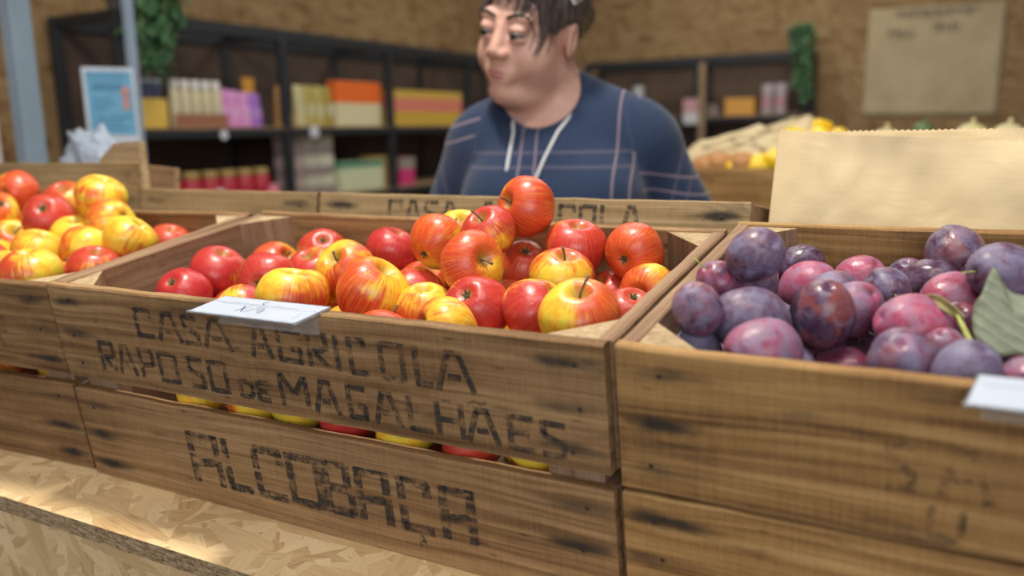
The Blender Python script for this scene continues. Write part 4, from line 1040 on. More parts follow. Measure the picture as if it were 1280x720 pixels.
carton(shelf_M(2.975, ZL, .04), .35, .16, .150, [(.80, (.62, .66, .44)), (.20, (.05, .26, .16))], 'wide pale box with a green top edge on the lower shelf', None)
carton(shelf_M(3.190, ZL, .05), .055, .16, .170, [(.5, (.62, .35, .10)), (.5, (.62, .40, .14))], 'narrow orange box right of the pale green-topped box', None)
carton(shelf_M(3.39, ZL, .05), .13, .14, .155, [(.6, (.62, .05, .20)), (.4, (.30, .28, .24))], 'magenta box on the lower shelf beside the person', None)
# price discs on the shelf edges
for y, z, r, l in ((2.565, 1.262, .030, 'round white price tag hanging from the shelf edge in the second bay'), (2.010, 1.255, .020, 'small grey price tag on the shelf edge in the first bay')):
    m = MB(); m.lathe([(r, -.002), (r, .002)], 24, RX(90)); tag(m.build('price_tag', cm((.62, .66, .72)), None, T(SX - 0, y, z) @ RZ(90) @ T(0, -.010, 0)), l, 'price tag')
# back wall shelf goods
jar(back_M(-1.13 - .17, 1.315, .08), .045, .22, (.42, .42, .44), (.55, .56, .58), 'greyish white bottle on the right shelf beside the shoulder', None, 'bottle', 'bottle', (.60, .62, .64))
o = carton(back_M(-.905, 1.270, -.02), .10, .03, .17, [(.45, (.58, .60, .62)), (.55, (.55, .30, .32))], 'white and pink packet hanging at the post of the right shelf', None, 'packet', 'packet')
o.matrix_world = T(-.870, 5.225, 1.262)
carton(back_M(-.565, 1.315, .05), .20, .14, .115, [(1.0, (.66, .34, .07))], 'orange box on the right shelf', None)
for i in range(2): carton(back_M(-.745 - .07*i, 1.315, .06), .06, .10, .075, [(1.0, (.24, .19, .17))], ['right', 'left'][i] + ' of the two small dark boxes on the right shelf', 'small dark boxes on the right shelf')
for i in range(2): pouch(back_M(-.385 + i*.085, 1.315, .05), .080, .07, .20, (.36, .30, .32), (.50, .22, .25), ['left', 'right'][i] + ' of the two grey-pink packets at the end of the right shelf', 'grey-pink packets', seed=40 + i)

# trailing plants
def ivy(name, Mx, strands, seed, label, pot=(.10, .14), potc=(.20, .17, .14), leaf=.048):
    rnd = random.Random(seed); root = empty(name, Mx, label, 'plant')
    m = MB(); r, h = pot; m.lathe([(r*.7, 0), (r*.95, h*.9), (r, h*.9), (r, h), (r*.88, h), (r*.85, h*.8)], 24, None, False); m.add([(math.cos(2*math.pi*j/24)*r*.7, math.sin(2*math.pi*j/24)*r*.7, 0) for j in range(24)], [tuple(range(24))[::-1]]); m.add([(math.cos(2*math.pi*j/24)*r*.86, math.sin(2*math.pi*j/24)*r*.86, h*.85) for j in range(24)], [tuple(range(24))])
    m.build('pot', cm(potc), root, None, True)
    vm, lm = MB(), MB()
    for (x1, y1, drop) in strands:
        p0 = Vector((x1*.4, y1*.4, h*.95)); pts = [p0, Vector((x1*.9, y1*.9, h*1.12))]
        z = h*1.05; x, y = x1*1.1, y1*1.1
        while z > h - drop:
            pts.append(Vector((x, y, z))); z -= .035; x += rnd.uniform(-.008, .008); y += rnd.uniform(-.006, .006)
        vm.tube(pts, .0025, 5)
        for p in pts[1:]:
            for q in range(3):
                a = rnd.uniform(0, 6.28); s = leaf*rnd.uniform(.7, 1.25)
                Ml = T(*p) @ RZ(math.degrees(a)) @ RX(rnd.uniform(-80, -20)) @ RY(rnd.uniform(-30, 30))
                lm.add([(0, 0, 0), (s*.5, s*.35, s*.08), (s*.32, s*.85, 0), (0, s*1.25, -s*.15), (-s*.32, s*.85, 0), (-s*.5, s*.35, s*.08), (0, s*.6, -s*.06)], [(0, 1, 6), (1, 2, 6), (2, 3, 6), (3, 4, 6), (4, 5, 6), (5, 0, 6)], Ml)
    vm.build('vines', M['stem_green'], root); lm.build('foliage', M['leaf_green'], root)
    return root
ivy('trailing_plant', T(SX - .10, 1.69, 1.715), [(.11 + .02*(i % 3), -.10 + .017*i, [.14, .22, .25, .30, .34, .37, .35, .32, .28, .25, .20, .15][i]) for i in range(12)], 3, 'leafy green plant trailing down from the top of the left shelving')
ivy('trailing_plant', T(-.20, 5.38, 1.715), [(.02 + .018*i, -.13, [.36, .44, .46, .40, .44][i % 5]) for i in range(5)], 6, 'green plant in a pale green pot hanging over the right end of the back shelves', (.075, .15), (.16, .30, .22), .045)

# ------------------------------------------------------------------ left side: column, poster stand; back wall: paper sheet
m = MB(); m.box(-.025, .025, -.03, .03, 0, 3.2, None, .003); tag(m.build('steel_column', plain('blue_grey_paint', (.20, .27, .34), .45, .12, 4), None, T(-1.410, .885, 0)), 'blue-grey steel column standing at the far left', 'column')
m = MB(); m.box(-.012, .012, -.06, .06, 0, 2.0, None, .003); tag(m.build('pale_panel', plain('pale_pink_board', (.58, .50, .50), .7, .06, 5), None, T(-1.52, .80, -.55+.55) ), 'pale pinkish upright panel at the extreme left edge', 'panel')
ps = empty('poster_stand', T(-1.383, 1.12, 0), 'blue printed notice on a stand with a bluish metal post, left of the shelving', 'sign')
m = MB(); m.box(-.15, .15, -.12, .12, 0, .012, None, .003); m.build('base_plate', M['black'], ps)
m = MB(); m.box(-.013, .013, -.013, .013, 0, 1.75, None, .002); m.build('post', plain('blue_steel_post', (.24, .31, .40), .35, .1, 4), ps, T(-.0, .085, .01) @ RX(-.5))
MPo = T(0, .010, 1.345) @ RZ(62) @ RX(-2) 
m = MB(); m.box(-.072, .072, -.004, .004, -.118, .112, None, .001); board_ = m.build('notice_frame', cm((.50, .55, .62)), ps, MPo)
m = MB(); m.box(-.063, .063, -.0055, -.0042, -.086, .101); m.build('printed_sheet', cm((.12, .33, .50)), board_)
m = MB()
for z, x0, x1 in ((.095, -.06, .05), (.080, -.055, .04), (.020, -.05, .0), (.005, -.05, .01), (-.010, -.05, -.01), (-.035, -.05, .05), (-.050, -.05, .03), (-.066, -.05, .04)): m.box(x0, x1, -.0062, -.0056, z - .003, z + .003)
m.box(-.05, .04, -.0062, -.0056, .045, .066); m.build('printed_lines', cm((.06, .20, .36)), board_)
m = MB(); m.sphere((.042, -.006, .040), (.014, .0012, .018), 16, 8); m.box(.032, .052, -.0066, -.0056, -.012, .022); m.build('printed_figure', cm((.42, .22, .20)), board_)

m = MB()
nx, nz = 24, 20; vs = []
for j in range(nz + 1):
    for i in range(nx + 1):
        x = -.39 + .78*i/nx; z = -.34 + .68*j/nz; c = max(abs(x)/.39, abs(z)/.34)
        vs.append((x, -.006 - .012*max(0, c - .8) - .004*mnoise.noise((x*6, z*6, 1)), z))
m.add(vs, [(j*(nx + 1) + i, j*(nx + 1) + i + 1, (j + 1)*(nx + 1) + i + 1, (j + 1)*(nx + 1) + i) for j in range(nz) for i in range(nx)])
pb = NT('brown_wrapping_paper'); pn = pb.noise(pb.obj(), 5, 5, .6); pb.bump(pn, .01, .4)
sheet = m.build('paper_sign', pb.done(pb.ramp(pn, [(.35, (.44, .35, .20)), (.65, (.54, .44, .27))]), .8), None, T(.58, WALL_Y - .004, 1.625) @ RY(1.0), True)
tag(sheet, 'large brown paper sheet with faint handwriting, pinned to the back wall', 'sign')
sm = sheet.modifiers.new('thickness', 'SOLIDIFY'); sm.thickness = .001
m = MB(); rr = random.Random(2)
for z, x0, x1 in ((.275, -.24, .24), (.155, -.26, -.12), (.185, .0, .14)):
    x = x0
    while x < x1:
        w = rr.uniform(.018, .032)
        for a, b, c, d in ((0, 0, 0, 1), (0, 1, 1, .6), (1, .6, .9, 0)):
            if rr.random() < .8:
                p = Vector((x + w*a, 0, z + .05*b)); q = Vector((x + w*c, 0, z + .05*d)); t = (q - p).normalized(); nn = Vector((-t.z, 0, t.x))*.004
                m.add([(v.x, -.020, v.z) for v in (p + nn, p - nn, q - nn, q + nn)], [(0, 1, 2, 3)])
        x += w + .010
m.build('handwriting', cm((.17, .13, .09)), sheet)

# ------------------------------------------------------------------ produce island between the person and the back wall
TY = 1.62
isl = empty('produce_table', T(.70, TY + .35, 0), 'low table with crates of yellow fruit behind the paper bags', 'table')
m = MB(); m.box(-.62, 1.3, -.38, .45, -.03, 0, None, .003); m.build('table_top', M['osb_wall_left'], isl, T(0, 0, .87))
for sx in (-.55, 1.2):
    for sy in (-.33, .40):
        m = MB(); m.box(-.025, .025, -.025, .025, 0, .84); m.build('leg', M['shelfwood'], isl, T(sx, sy, 0))
orange_wood = (M['crate_gold'], M['crate_in'], M['post'])
c1 = crate(T(.205, TY, 1.142), .42, .34, .27, .125, .012, orange_wood, 'wooden crate of yellow fruit between the person and the kraft bags', None, None, 21)
c2 = crate(T(.640, TY + .02, 1.142), .60, .34, .27, .125, .012, orange_wood, 'wooden crate hidden behind the kraft bags with lemons heaped above its rim', None, None, 22)
lem = MB(); n = 24
lem.lathe([(.001, -.052), (.008, -.050), (.013, -.043), (.024, -.034), (.032, -.018), (.034, 0), (.032, .018), (.024, .034), (.013, .043), (.008, .050), (.001, .052)], 20)
def lemon_mat():
    m = NT('lemon_peel'); o = m.obj(); m.bump(m.vor(o, 260).outputs['Distance'], .001, .4)
    return m.done(m.mix(m.math('MULTIPLY', m.rand(), .8), (.92, .72, .02), (.88, .48, .015)), .4)
L0_ = lem.build('lemon', lemon_mat(), None, T(0, 0, 0), True)
spots = []
rr = random.Random(8)
for (x, y, z) in ((.46, .08, 1.155), (.515, .07, 1.165), (.565, .09, 1.150), (.49, .12, 1.205), (.545, .12, 1.205), (.585, .15, 1.195), (.43, .14, 1.165), (.52, .18, 1.225), (.40, .07, 1.140), (.35, .08, 1.135), (.57, .21, 1.20)):
    spots.append((x, TY + y, z, 'yellow fruit heaped in the crate beside the person, right end', 'yellow fruit in the crate beside the person'))
for (x, y, z) in ((.66, .14, 1.175), (.71, .13, 1.160), (.76, .16, 1.160), (.82, .15, 1.160)):
    spots.append((x, TY + y - .02, z, 'yellow fruit at the rim level of the crate behind the kraft bags', 'yellow fruit behind the kraft bags'))
for (x, y) in [(.68 + .085*i, .08 + .075*j) for i in range(6) for j in range(3)]:
    spots.append((x, TY + y, 1.155 + .02*((int(x*100) + int(y*100)) % 2), 'yellow fruit hidden low in the crate behind the kraft bags', 'yellow fruit low behind the kraft bags'))
for i, (x, y, z, l, g) in enumerate(spots):
    o = L0_ if i == 0 else L0_.copy()
    if i: COL.objects.link(o)
    o.matrix_world = T(x, y, z) @ RZ(rr.uniform(0, 180)) @ RY(rr.uniform(50, 110)); tag(o, l, 'fruit', g)
pp = patch([(-.17, -.01, -.06), (-.05, -.05, -.045), (.06, -.06, -.03), (.13, -.05, .01), (.17, .00, .035), (.15, .06, .080), (.05, .06, .055), (-.06, .05, .03), (-.15, .04, .0)], 6, .03, 4)
o = pp.build('wrapping_paper', plain('pale_wrapping_paper', (.62, .50, .30), .8, .06, 12), None, T(.35, TY + .12, 1.195), True)
s_ = o.modifiers.new('thickness', 'SOLIDIFY'); s_.thickness = .0015
tag(o, 'pale crumpled wrapping paper draped over the crate beside the person', 'paper')
for i, (x, z) in enumerate(((.30, 1.150), (.36, 1.150), (.27, 1.142))):
    m = MB(); m.sphere((0, 0, 0), (.045, .04, .032), 20, 12); tag(m.build('bread_roll', plain('brown_crust_%d' % i, (.46, .22, .07), .6, .2, 30), None, T(x, TY + .07, z), True), ['left', 'right', 'lowest'][i] + ' orange-brown roundish fruit under the wrapping paper', 'fruit', 'orange-brown fruit under the wrapping paper')
m = MB(); m.box(-.055, .055, -.003, .003, -.022, .022, None, .001); tag(m.build('price_card', cm((.72, .74, .80)), None, T(.565, TY - .006, 1.130)), 'small white price card on the crate of yellow fruit', 'card')
for i, (x, c, s) in enumerate(((.775, (.10, .16, .06), .026), (.885, (.66, .58, .30), .040), (.690, (.64, .55, .30), .036), (.965, (.66, .58, .32), .040))):
    m = MB(); m.sphere((0, 0, 0), (s, s, s*.85), 20, 12); m.tube([(0, 0, s*.8), (.005, 0, s*1.15)], .006, 6)
    tag(m.build('melon', plain('melon_rind_%d' % i, c, .5, .15, 30), None, T(x, TY + .24, [1.226, 1.208, 1.203, 1.206][i]), True), ['green round fruit poking above the middle of the kraft bags', 'cream round fruit right of the green one above the kraft bags', 'cream round fruit left of the green one above the kraft bags', 'rightmost cream round fruit above the kraft bags'][i], 'fruit')

# ------------------------------------------------------------------ the person (continuous surfaces from distance fields)
def surface(F, xs, ys, zs):
    """surface nets on a rectilinear grid; inside is negative"""
    I = F < 0
    nx, ny, nz = F.shape
    cnt = np.zeros((nx-1, ny-1, nz-1), np.float32); acc = [np.zeros_like(cnt) for _ in range(3)]
    idx = [np.arange(n, dtype=np.float32) for n in F.shape]
    for ax in range(3):
        a = [slice(None)]*3; b = [slice(None)]*3; a[ax] = slice(0, -1); b[ax] = slice(1, None); a, b = tuple(a), tuple(b)
        ch = I[a] != I[b]; fa, fb = F[a], F[b]
        t = np.where(ch, fa/np.where(ch, fa - fb, 1), 0).astype(np.float32)
        o = [i for i in range(3) if i != ax]; shp = cnt.shape
        for p in (0, 1):
            for q in (0, 1):
                s = [slice(0, shp[i]) for i in range(3)]; s[o[0]] = slice(p, p + shp[o[0]]); s[o[1]] = slice(q, q + shp[o[1]]); s = tuple(s)
                c = ch[s].astype(np.float32); cnt += c
                for d, off in ((ax, None), (o[0], p), (o[1], q)):
                    if off is None: acc[d] += c*t[s]
                    else: acc[d] += c*off
    m = cnt > 0; ids = -np.ones(cnt.shape, np.int64); ids[m] = np.arange(m.sum()); w = np.argwhere(m)
    V = []
    for d, g in enumerate((xs, ys, zs)):
        u = w[:, d] + acc[d][m]/cnt[m]; V.append(np.interp(u, np.arange(len(g)), g))
    V = np.stack(V, 1); Q = []
    for ax in range(3):
        a = [slice(None)]*3; b = [slice(None)]*3; a[ax] = slice(0, -1); b[ax] = slice(1, None)
        ch = I[tuple(a)] != I[tuple(b)]; neg = I[tuple(a)]
        o = [(ax + 1) % 3, (ax + 2) % 3]
        e = np.argwhere(ch); e = e[(e[:, o[0]] > 0) & (e[:, o[1]] > 0) & (e[:, o[0]] < F.shape[o[0]] - 1) & (e[:, o[1]] < F.shape[o[1]] - 1)]
        def cell(p, q):
            c = e.copy(); c[:, o[0]] -= p; c[:, o[1]] -= q; return ids[c[:, 0], c[:, 1], c[:, 2]]
        q4 = np.stack([cell(1, 1), cell(0, 1), cell(0, 0), cell(1, 0)], 1)
        ng = neg[e[:, 0], e[:, 1], e[:, 2]]
        q4[~ng] = q4[~ng][:, ::-1]; Q.append(q4)
    return V, np.concatenate(Q)

class Field:
    def __init__(s, xs, ys, zs):
        s.g = [np.asarray(v, np.float32) for v in (xs, ys, zs)]
        s.F = np.full([len(v) for v in s.g], 1.0, np.float32)
    def apply(s, fn, lo, hi, k, op='add'):
        sl = tuple(slice(max(0, np.searchsorted(g, a - .03)), np.searchsorted(g, b + .03)) for g, a, b in zip(s.g, lo, hi))
        X, Y, Z = np.meshgrid(*[g[i] for g, i in zip(s.g, sl)], indexing='ij')
        if X.size == 0: return
        d = fn(X, Y, Z); f = s.F[sl]
        if op == 'add':
            h = np.clip(.5 + .5*(f - d)/k, 0, 1); r = f*(1 - h) + d*h - k*h*(1 - h)
        else:
            h = np.clip(.5 - .5*(f + d)/k, 0, 1); r = f*(1 - h) + (-d)*h + k*h*(1 - h)
        s.F[sl] = r
    def ell(s, c, r, k=.02, A=None, rot=None, op='add'):
        """ellipsoid in the frame A (4x4), optionally turned by rot inside it"""
        Mx = (A or Matrix()) @ T(*c) @ (rot or Matrix()); Mi = np.array(Mx.inverted(), np.float32); w = np.array(Mx.to_translation()); R_ = max(r)
        r = np.array(r, np.float32)
        def fn(X, Y, Z):
            p = [Mi[i, 0]*X + Mi[i, 1]*Y + Mi[i, 2]*Z + Mi[i, 3] for i in range(3)]
            k0 = np.sqrt(sum((p[i]/r[i])**2 for i in range(3))); k1 = np.sqrt(sum((p[i]/r[i]**2)**2 for i in range(3))) + 1e-6
            return k0*(k0 - 1)/k1
        s.apply(fn, w - R_ - k, w + R_ + k, k, op)
    def cone(s, a, b, ra, rb, k=.02, A=None, op='add', flat=None):
        A = A or Matrix(); a = A @ Vector(a); b = A @ Vector(b); ba = b - a; L2 = ba.dot(ba); m = max(ra, rb)
        def fn(X, Y, Z):
            px, py, pz = X - a.x, Y - a.y, Z - a.z
            h = np.clip((px*ba.x + py*ba.y + pz*ba.z)/L2, 0, 1)
            return np.sqrt((px - h*ba.x)**2 + (py - h*ba.y)**2 + (pz - h*ba.z)**2) - (ra + (rb - ra)*h)
        s.apply(fn, [min(a[i], b[i]) - m - k for i in range(3)], [max(a[i], b[i]) + m + k for i in range(3)], k, op)
    def mesh(s, name, mat, parent=None):
        V, Q = surface(s.F, *s.g)
        me = bpy.data.meshes.new(name); off = np.array(parent.matrix_world.translation if parent else (0, 0, 0))
        me.from_pydata((V - off).tolist(), [], Q.tolist()); me.materials.append(mat)
        me.polygons.foreach_set('use_smooth', [True]*len(me.polygons)); me.update()
        o = bpy.data.objects.new(name, me); COL.objects.link(o)
        if parent: o.parent = parent
        return o, V

def grid(segs):
    out = []
    for a, b, s in segs: out += list(np.arange(a, b - s*.3, s))
    return np.array(out + [segs[-1][1]])

BO = Vector((.228, .862, 0))                    # where she stands
AB = T(*BO) @ RZ(13)                            # body frame: faces -y
HO = Vector((.203, .806, 1.424))
AH = T(*HO) @ RZ(-8) @ RY(12) @ RX(9)          # head frame: origin between the ears at eye height

def body_core(F, e, k=.03):
    """torso and arms; e = extra thickness of clothing"""
    A = AB
    F.ell((0, .02, .86), (.185 + e, .145 + e, .15 + e), k, A)
    F.ell((0, .0, 1.00), (.182 + e, .145 + e, .16 + e), .05, A)
    F.ell((0, .015, 1.15), (.168 + e, .118 + e, .15 + e), .05, A)
    for s in (-1, 1):
        F.ell((s*.078, -.070, 1.115), (.080 + e, .070 + e, .075 + e), .04, A)
        F.cone((0, .02, 1.225), (s*.145, .02, 1.222), .064 + e, .052 + e, .04, A)
        F.cone((s*.125, .02, 1.245), (s*.02, .015, 1.29), .050 + e, .052 + e, .04, A)
    for s in (-1, 1):
        sh, el, wr = ARM[s]
        F.cone(sh, el, .053 + e, .047 + e, .03, A); F.cone(el, wr, .045 + e, .029 + e*1.4, .02, A)
ARM = {-1: ((-.160, .02, 1.212), (-.262, .045, .985), (-.215, -.060, .800)),
        1: ((.158, .02, 1.212), (.262, .055, 1.000), (.205, -.050, .810))}

def hand(F, A, wr, s):
    w = Vector(wr); d = Vector((0, -.25, -1)).normalized()
    F.cone(w, w + d*.035, .024, .022, .01, A)
    for q in (-.022, -.008, .008, .020):
        F.cone(w + d*.02 + Vector((0, q*.3, 0)), w + d*.085 + Vector((q*.35, q, 0)), .014, .0125, .012, A)
    for q, L in ((-.029, .068), (-.010, .078), (.009, .073), (.027, .058)):
        b = w + d*.088 + Vector((q*.3, q, 0)); c = b + d*L*.5 + Vector((-s*.004, 0, 0)); e = c + (d + Vector((-s*.55, 0, 0))).normalized()*L*.5
        F.cone(b, c, .0092, .0082, .004, A); F.cone(c, e, .0082, .0068, .003, A)
    t = w + d*.03 + Vector((0, -.022, 0)); u = t + Vector((-s*.012, -.032, -.030)); v = u + Vector((-s*.010, -.010, -.032))
    F.cone(t, u, .0135, .0105, .010, A); F.cone(u, v, .0105, .0080, .004, A)

# body: one continuous skin with head, neck, torso, arms, hands and legs
xs = grid([(-.14, .09, .008), (.09, .335, .0031), (.335, .56, .0075)])
ys = grid([(.58, .66, .008), (.66, .93, .0031), (.93, 1.08, .008)])
zs = grid([(-.01, .62, .012), (.62, .84, .005), (.84, 1.18, .008), (1.18, 1.56, .0031)])
F = Field(xs, ys, zs)
body_core(F, 0)
for s in (-1, 1):
    F.cone((s*.095, .02, .80), (s*.10, -.005, .45), .088, .056, .03, AB); F.cone((s*.10, -.005, .45), (s*.105, .03, .07), .056, .036, .02, AB)
    F.ell((s*.11, -.03, .045), (.042, .115, .038), .02, AB)
    hand(F, AB, ARM[s][2], s)
F.cone(AB.inverted() @ (AH @ Vector((0, .022, -.055))), (0, .01, 1.27), .060, .066, .02, AB)
H = AH
F.ell((0, .022, .030), (.077, .094, .085), .01, H)
F.ell((0, -.018, -.030), (.067, .074, .078), .02, H)
for s in (-1, 1):
    F.ell((s*.040, -.040, -.045), (.033, .038, .036), .02, H)
    F.ell((s*.046, -.005, -.072), (.027, .045, .030), .02, H)
    F.ell((s*.030, -.073, .026), (.026, .012, .010), .020, H)
F.ell((0, -.068, -.098), (.025, .022, .018), .016, H)
F.ell((0, -.025, -.108), (.052, .052, .028), .025, H)
F.ell((0, -.082, -.068), (.028, .013, .020), .016, H)
for s in (-1, 1):
    F.ell((s*.032, -.104, .003), (.018, .018, .013), .018, H, None, 'sub')
F.cone((0, -.084, .010), (0, -.100, -.028), .0065, .0115, .012, H)
for s in (-1, 1):
    F.ell((s*.0125, -.093, -.033), (.0095, .012, .0085), .006, H)
    F.ell((s*.0065, -.103, -.043), (.0035, .006, .004), .003, H, None, 'sub')
    # lids
    F.ell((s*.0315, -.0765, .0080), (.0165, .0140, .0090), .008, H)
    F.ell((s*.0315, -.0780, -.0085), (.0155, .0135, .0060), .004, H)
    # ear
    F.ell((s*.078, .016, -.012), (.009, .019, .031), .006, H, RX(-12) @ RZ(s*22))
    F.ell((s*.087, .012, -.008), (.006, .010, .018), .004, H, RX(-12) @ RZ(s*22), 'sub')
F.cone((-.020, -.099, -.0665), (.020, -.099, -.0665), .0022, .0022, .004, H, 'sub')

def skin():
    m = NT('skin'); o = m.obj(); n = m.noise(o, 28, 4); n2 = m.noise(o, 180, 3)
    c = m.mix(m.rng(n, .35, .65), (.58, .33, .255), (.66, .40, .315))
    m.bump(n2, .0006, .3)
    return m.done(c, .48, Specular_IOR_Level=0.45, Subsurface_Weight=0.12, Subsurface_Radius=(.02, .008, .004), Subsurface_Scale=0.6)
M['skin'] = skin()
person = empty('person', T(*BO), 'woman with dark tied-back hair and navy checked sweater looking down behind the rear crate', 'person')
bpy.context.view_layer.update()
body, _ = F.mesh('body', M['skin'], person)

# sweater
Fs = Field(grid([(-.14, .60, .0055)]), grid([(.56, 1.10, .0055)]), grid([(.76, 1.40, .0055)]))
body_core(Fs, .011)
Fs.ell((.222, .765, 1.348), (.104, .100, .098), .008, None, None, 'sub')
for s in (-1, 1):                               # open cuffs
    a, b = AB @ Vector(ARM[s][1]), AB @ Vector(ARM[s][2]); d = (b - a).normalized()
    Fs.cone(b + d*.012, b + d*.10, .05, .05, .003, None, 'sub')
Fs.ell((.235, .865, .70), (.30, .30, .10), .004, None, None, 'sub')
# folds
X, Y, Z = np.meshgrid(*Fs.g, indexing='ij')
Fs.F += (.0035*np.sin(38*X + 16*Z + 3*np.sin(14*Z)) * np.clip((1.22 - Z)/.15, 0, 1) * np.clip(np.abs(X - .235)/.12, 0, 1)).astype(np.float32)
def sweater_mat():
    m = NT('navy_check_knit'); u = m.attr('pu', 'GEOMETRY'); v = m.attr('pv', 'GEOMETRY')
    def line(x, P, c, w):
        f = m.math('FRACT', m.math('DIVIDE', m.math('SUBTRACT', x, c), P)); f = m.math('MULTIPLY', m.math('MINIMUM', f, m.math('SUBTRACT', 1.0, f)), P)
        return m.rng(f, w*.6, w*1.4, 1, 0)
    P = .165
    k = m.math('MAXIMUM', m.math('MAXIMUM', line(u, P, .120, .0017), line(u, P, .147, .0017)), m.math('MULTIPLY', m.math('MAXIMUM', line(v, P, 1.185, .0022), line(v, P, 1.210, .0022)), .28))
    n = m.noise(m.obj(), 350, 3)
    base = m.mix(m.rng(n, .3, .7), (.016, .028, .062), (.028, .047, .098))
    c = m.mix(m.math('MULTIPLY', k, .58), base, (.36, .26, .30))
    m.bump(n, .001, .4)
    return m.done(c, .9, Specular_IOR_Level=0.15, Sheen_Weight=.15)
sw, V = Fs.mesh('sweater', sweater_mat(), person)
inv = np.array(AB.inverted()); L = V @ inv[:3, :3].T + inv[:3, 3]
pu, pv = L[:, 0].copy(), L[:, 2].copy()
for s in (-1, 1):
    a, b = np.array(ARM[s][0]), np.array(ARM[s][1]); d = (b - a)/np.linalg.norm(b - a); q = L - a; t = q @ d
    rad = np.linalg.norm(q - t[:, None]*d, axis=1)
    m_ = (s*L[:, 0] > .150 + np.clip((1.20 - L[:, 2])*.25, -.02, .06)) & (L[:, 2] < 1.30)
    pp_ = np.cross(d, (0, -1, 0)); 
    ang = .9*s
    uu = q @ pp_*1.0; 
    pu[m_] = (uu*math.cos(ang) + t*math.sin(ang))[m_] + .09; pv[m_] = (-uu*math.sin(ang) + t*math.cos(ang))[m_] + 1.12
for nm, arr in (('pu', pu), ('pv', pv)):
    at = sw.data.attributes.new(nm, 'FLOAT', 'POINT'); at.data.foreach_set('value', arr.astype(np.float32))
# trousers and shoes
Ft = Field(grid([(-.10, .60, .010)]), grid([(.60, 1.10, .010)]), grid([(.05, .96, .010)]))
Ft.ell((0, .02, .85), (.194, .154, .11), .03, AB)
for s in (-1, 1):
    Ft.cone((s*.095, .02, .80), (s*.10, -.005, .45), .100, .072, .03, AB); Ft.cone((s*.10, -.005, .45), (s*.105, .03, .10), .072, .060, .02, AB)
Ft.mesh('trousers', plain('dark_trousers', (.03, .03, .035), .9), person)
for s in (-1, 1):
    Fo = Field(grid([(-.10, .60, .006)]), grid([(.55, 1.10, .006)]), grid([(-.005, .15, .006)]))
    Fo.ell((s*.11, -.035, .045), (.050, .132, .046), .01, AB); Fo.cone((s*.105, .03, .06), (s*.105, .03, .11), .05, .05, .02, AB)
    Fo.mesh('shoe', plain('black_shoe_leather', (.02, .02, .02), .4), person)

# hair: cap pulled back into a knot, loose fringe in front
Fh = Field(grid([(.06, .40, .0032)]), grid([(.64, 1.02, .0032)]), grid([(1.28, 1.59, .0032)]))
Fh.ell((0, .026, .036), (.0865, .102, .094), .01, H)
Fh.ell((0, -.105, -.035), (.083, .105, .118), .010, H, None, 'sub')
Fh.ell((0, .0, -.105), (.14, .16, .085), .012, H, None, 'sub')
for s in (-1, 1): Fh.ell((s*.088, .004, -.022), (.026, .034, .040), .010, H, None, 'sub')
Fh.ell((.0, .125, .015), (.045, .038, .042), .02, H)
rh = random.Random(3)
X, Y, Z = np.meshgrid(*Fh.g, indexing='ij')
Fh.F += (.0008*np.sin(500*(X + .3*Y)) + .0005*np.sin(900*X + 150*Z)).astype(np.float32)
def hair_mat():
    m = NT('dark_brown_hair'); n = m.noise(m.vmath('MULTIPLY', m.obj(), (220, 90, 25)), 1.0, 4)
    m.bump(n, .002, .6)
    return m.done(m.ramp(n, [(.35, (.030, .023, .022)), (.55, (.090, .070, .064)), (.75, (.20, .165, .155))]), .42)
M['hair'] = hair_mat()
Fh.mesh('hair', M['hair'], person)
IP = T(*BO).inverted() @ AH
def hf(x, z):
    """front of the face at head-frame x, z"""
    for q in range(120):
        y = -.135 + q*.001; w = H @ Vector((x, y, z))
        i, j, k = [int(np.argmin(abs(g - c))) for g, c in zip(F.g, w)]
        if F.F[i, j, k] < 0.0008: return y
    return -.03
for s in (-1, 1):
    m = MB(); m.sphere((s*.0315, -.0775, .000), .0128, 20, 14); ey = m.build('eye', plain('eye_white', (.34, .30, .28), .25), person, IP, True)
    m = MB(); m.sphere((s*.0315 - .0020, -.0885, -.0030), (.0075, .0028, .0075), 14, 8); m.build('iris', plain('dark_iris', (.03, .018, .012), .15), ey, None, True)
    m = MB()
    m.tube([(s*.0315 + .0155*math.sin(a), min(hf(s*.0315 + .0155*math.sin(a), .0), -.0775 - .0125*math.cos(a)) - .0018, .0022 - .0030*math.sin(a)**2) for a in [(-1.15 + 2.3*i/10) for i in range(11)]], [.0006] + [.0016]*9 + [.0006], 6)
    m.build('eyelashes', M['hair'], person, IP, True)
    m = MB()
    for q in (0, .0018, -.0018):
        m.tube([(s*(.013 + .040*t), hf(s*(.013 + .040*t), .0255 + .007*math.sin(t*2.6)) - .0006, .0255 + q + .007*math.sin(t*2.6)) for t in [i/10 for i in range(11)]], [.0010] + [.0016]*8 + [.0012, .0006], 6)
    m.build('eyebrow', M['hair'], person, IP, True)
lipc = plain('lips', (.47, .20, .175), .4, .08, 60)
m = MB()
for zc, rr_, sag in ((-.0625, .0036, .0030), (-.0700, .0046, -.0008)):
    P_ = []
    for t in [(-1 + 2*i/14) for i in range(15)]:
        z_ = zc - sag*t*t - (.0012*math.exp(-(t/.18)**2) if zc > -.065 else 0)
        P_.append((.0215*t, hf(.0215*t, z_) + .0012, z_))
    m.tube(P_, [max(.0005, rr_*(1 - abs(-1 + 2*i/14)**2.0)) for i in range(15)], 8)
m.build('lips', lipc, person, IP, True)
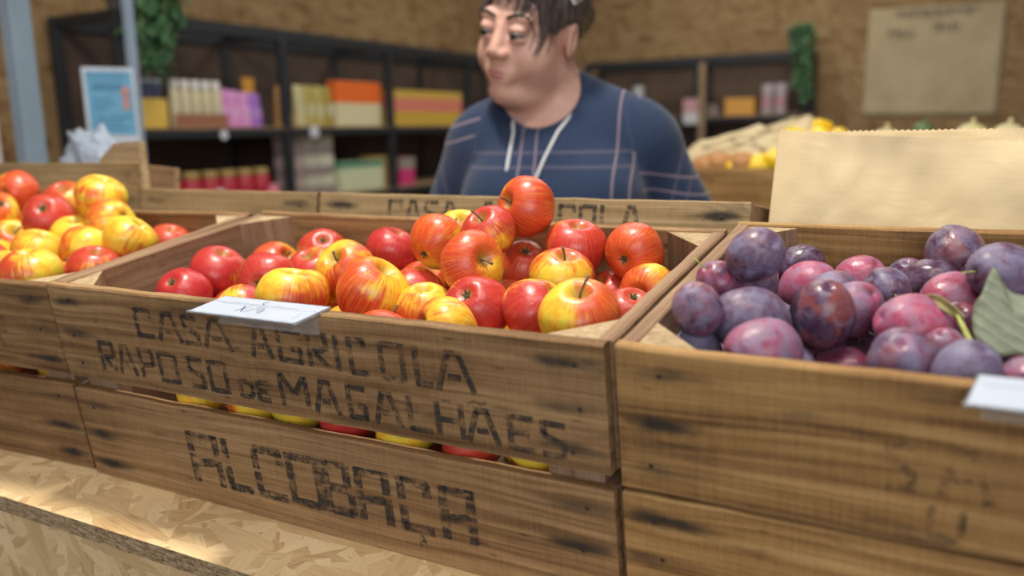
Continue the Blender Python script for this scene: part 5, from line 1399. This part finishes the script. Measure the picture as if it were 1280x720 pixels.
# loose fringe: separate wisps from the crown over the forehead and the temple
m = MB()
for i in range(90):
    x = rh.uniform(-.070, .074); u = (x + .070)/.144
    low = .066 + rh.uniform(-.006, .006)
    if u < .22: low = rh.uniform(.008, .045)
    elif .66 < u < .80: low = rh.uniform(.018, .050)
    elif u >= .86: low = rh.uniform(-.035, .020)
    elif rh.random() < .12: low = rh.uniform(.03, .055)
    yb = lambda xx: -math.sqrt(max(.02, 1 - (xx/.080)**2))*.080
    x2 = x*1.03 + rh.uniform(-.008, .008)
    pts = [(x*.45, -.030, .126), (x*.75, yb(x*.75)*.80 - .006, .108), (x*.97, yb(x)*.98 - .010, .082)]
    n_ = 4
    for q in range(1, n_ + 1):
        t = q/n_; z_ = .082 + (low - .082)*t; xx = x + (x2 - x)*t
        pts.append((xx, min(hf(xx, z_), yb(xx)*.9) - .0035 + rh.uniform(-.002, .001), z_))
    m.tube(pts, [.0030, .0030, .0026, .0022, .0018, .0013, .0005], 6)
m.build('fringe', M['hair'], person, IP, True)
m = MB(); m.box(-.010, .010, -.028, .028, -.004, .004, None, .003); m.build('hair_clip', plain('silver_clip', (.55, .56, .58), .25, .1, 80, Metallic=.8), person, IP @ T(.0815, .022, .062) @ RY(62) @ RZ(15))

# lanyard lying on the sweater
def front_y(x, z):
    i = int(np.argmin(abs(Fs.g[0] - x))); k = int(np.argmin(abs(Fs.g[2] - z))); col = Fs.F[i, :, k]; w = np.where(col < 0)[0]
    return float(Fs.g[1][w[0]]) if len(w) else .74
def body_y(x, z):
    i = int(np.argmin(abs(F.g[0] - x))); k = int(np.argmin(abs(F.g[2] - z))); w = np.where(F.F[i, :, k] < 0)[0]
    w = [q for q in w if F.g[1][q] > (.735 if z > 1.25 else .6)]
    return float(F.g[1][w[0]]) if len(w) else .9
lm_ = plain('pale_lanyard_ribbon', (.55, .56, .58), .5, .05, 60)
m = MB()
for pts in (((.172, 1.275), (.176, 1.262), (.183, 1.245), (.190, 1.20), (.197, 1.13), (.206, 1.07), (.212, 1.04)), ((.282, 1.280), (.276, 1.265), (.268, 1.245), (.252, 1.20), (.236, 1.13), (.222, 1.07), (.214, 1.04))):
    P = []
    for i, (x, z) in enumerate(pts):
        P.append((x, min(front_y(x, z), body_y(x, z)) - .003 + (.008 if i == 0 else 0), z))
    m.tube([Vector(p) - BO for p in P], .0032, 8)
lan = m.build('lanyard', lm_, person, None, True)
m = MB(); m.box(-.03, .03, -.002, .002, -.09, 0, None, .001); m.build('badge', M['white'], lan, T(*(Vector((.213, front_y(.213, 1.0) - .012, 1.04)) - BO)))

# ------------------------------------------------------------------ ceiling lamps that give the light
for i, (x, y, w, l) in enumerate(((.9, -.5, 1.7, .6), (-.2, 1.9, 1.7, .6), (-.3, 4.0, 1.7, .7), (.15, .22, .22, .22))):
    t_ = empty('ceiling_lamp', T(x, y, 3.2), 'ceiling lamp above the shop floor, out of the picture', 'lamp', 'ceiling lamps')
    m = MB(); m.box(-w/2, w/2, -l/2, l/2, -.06, 0, None, .004); m.build('housing', cm((.7, .7, .7)), t_)
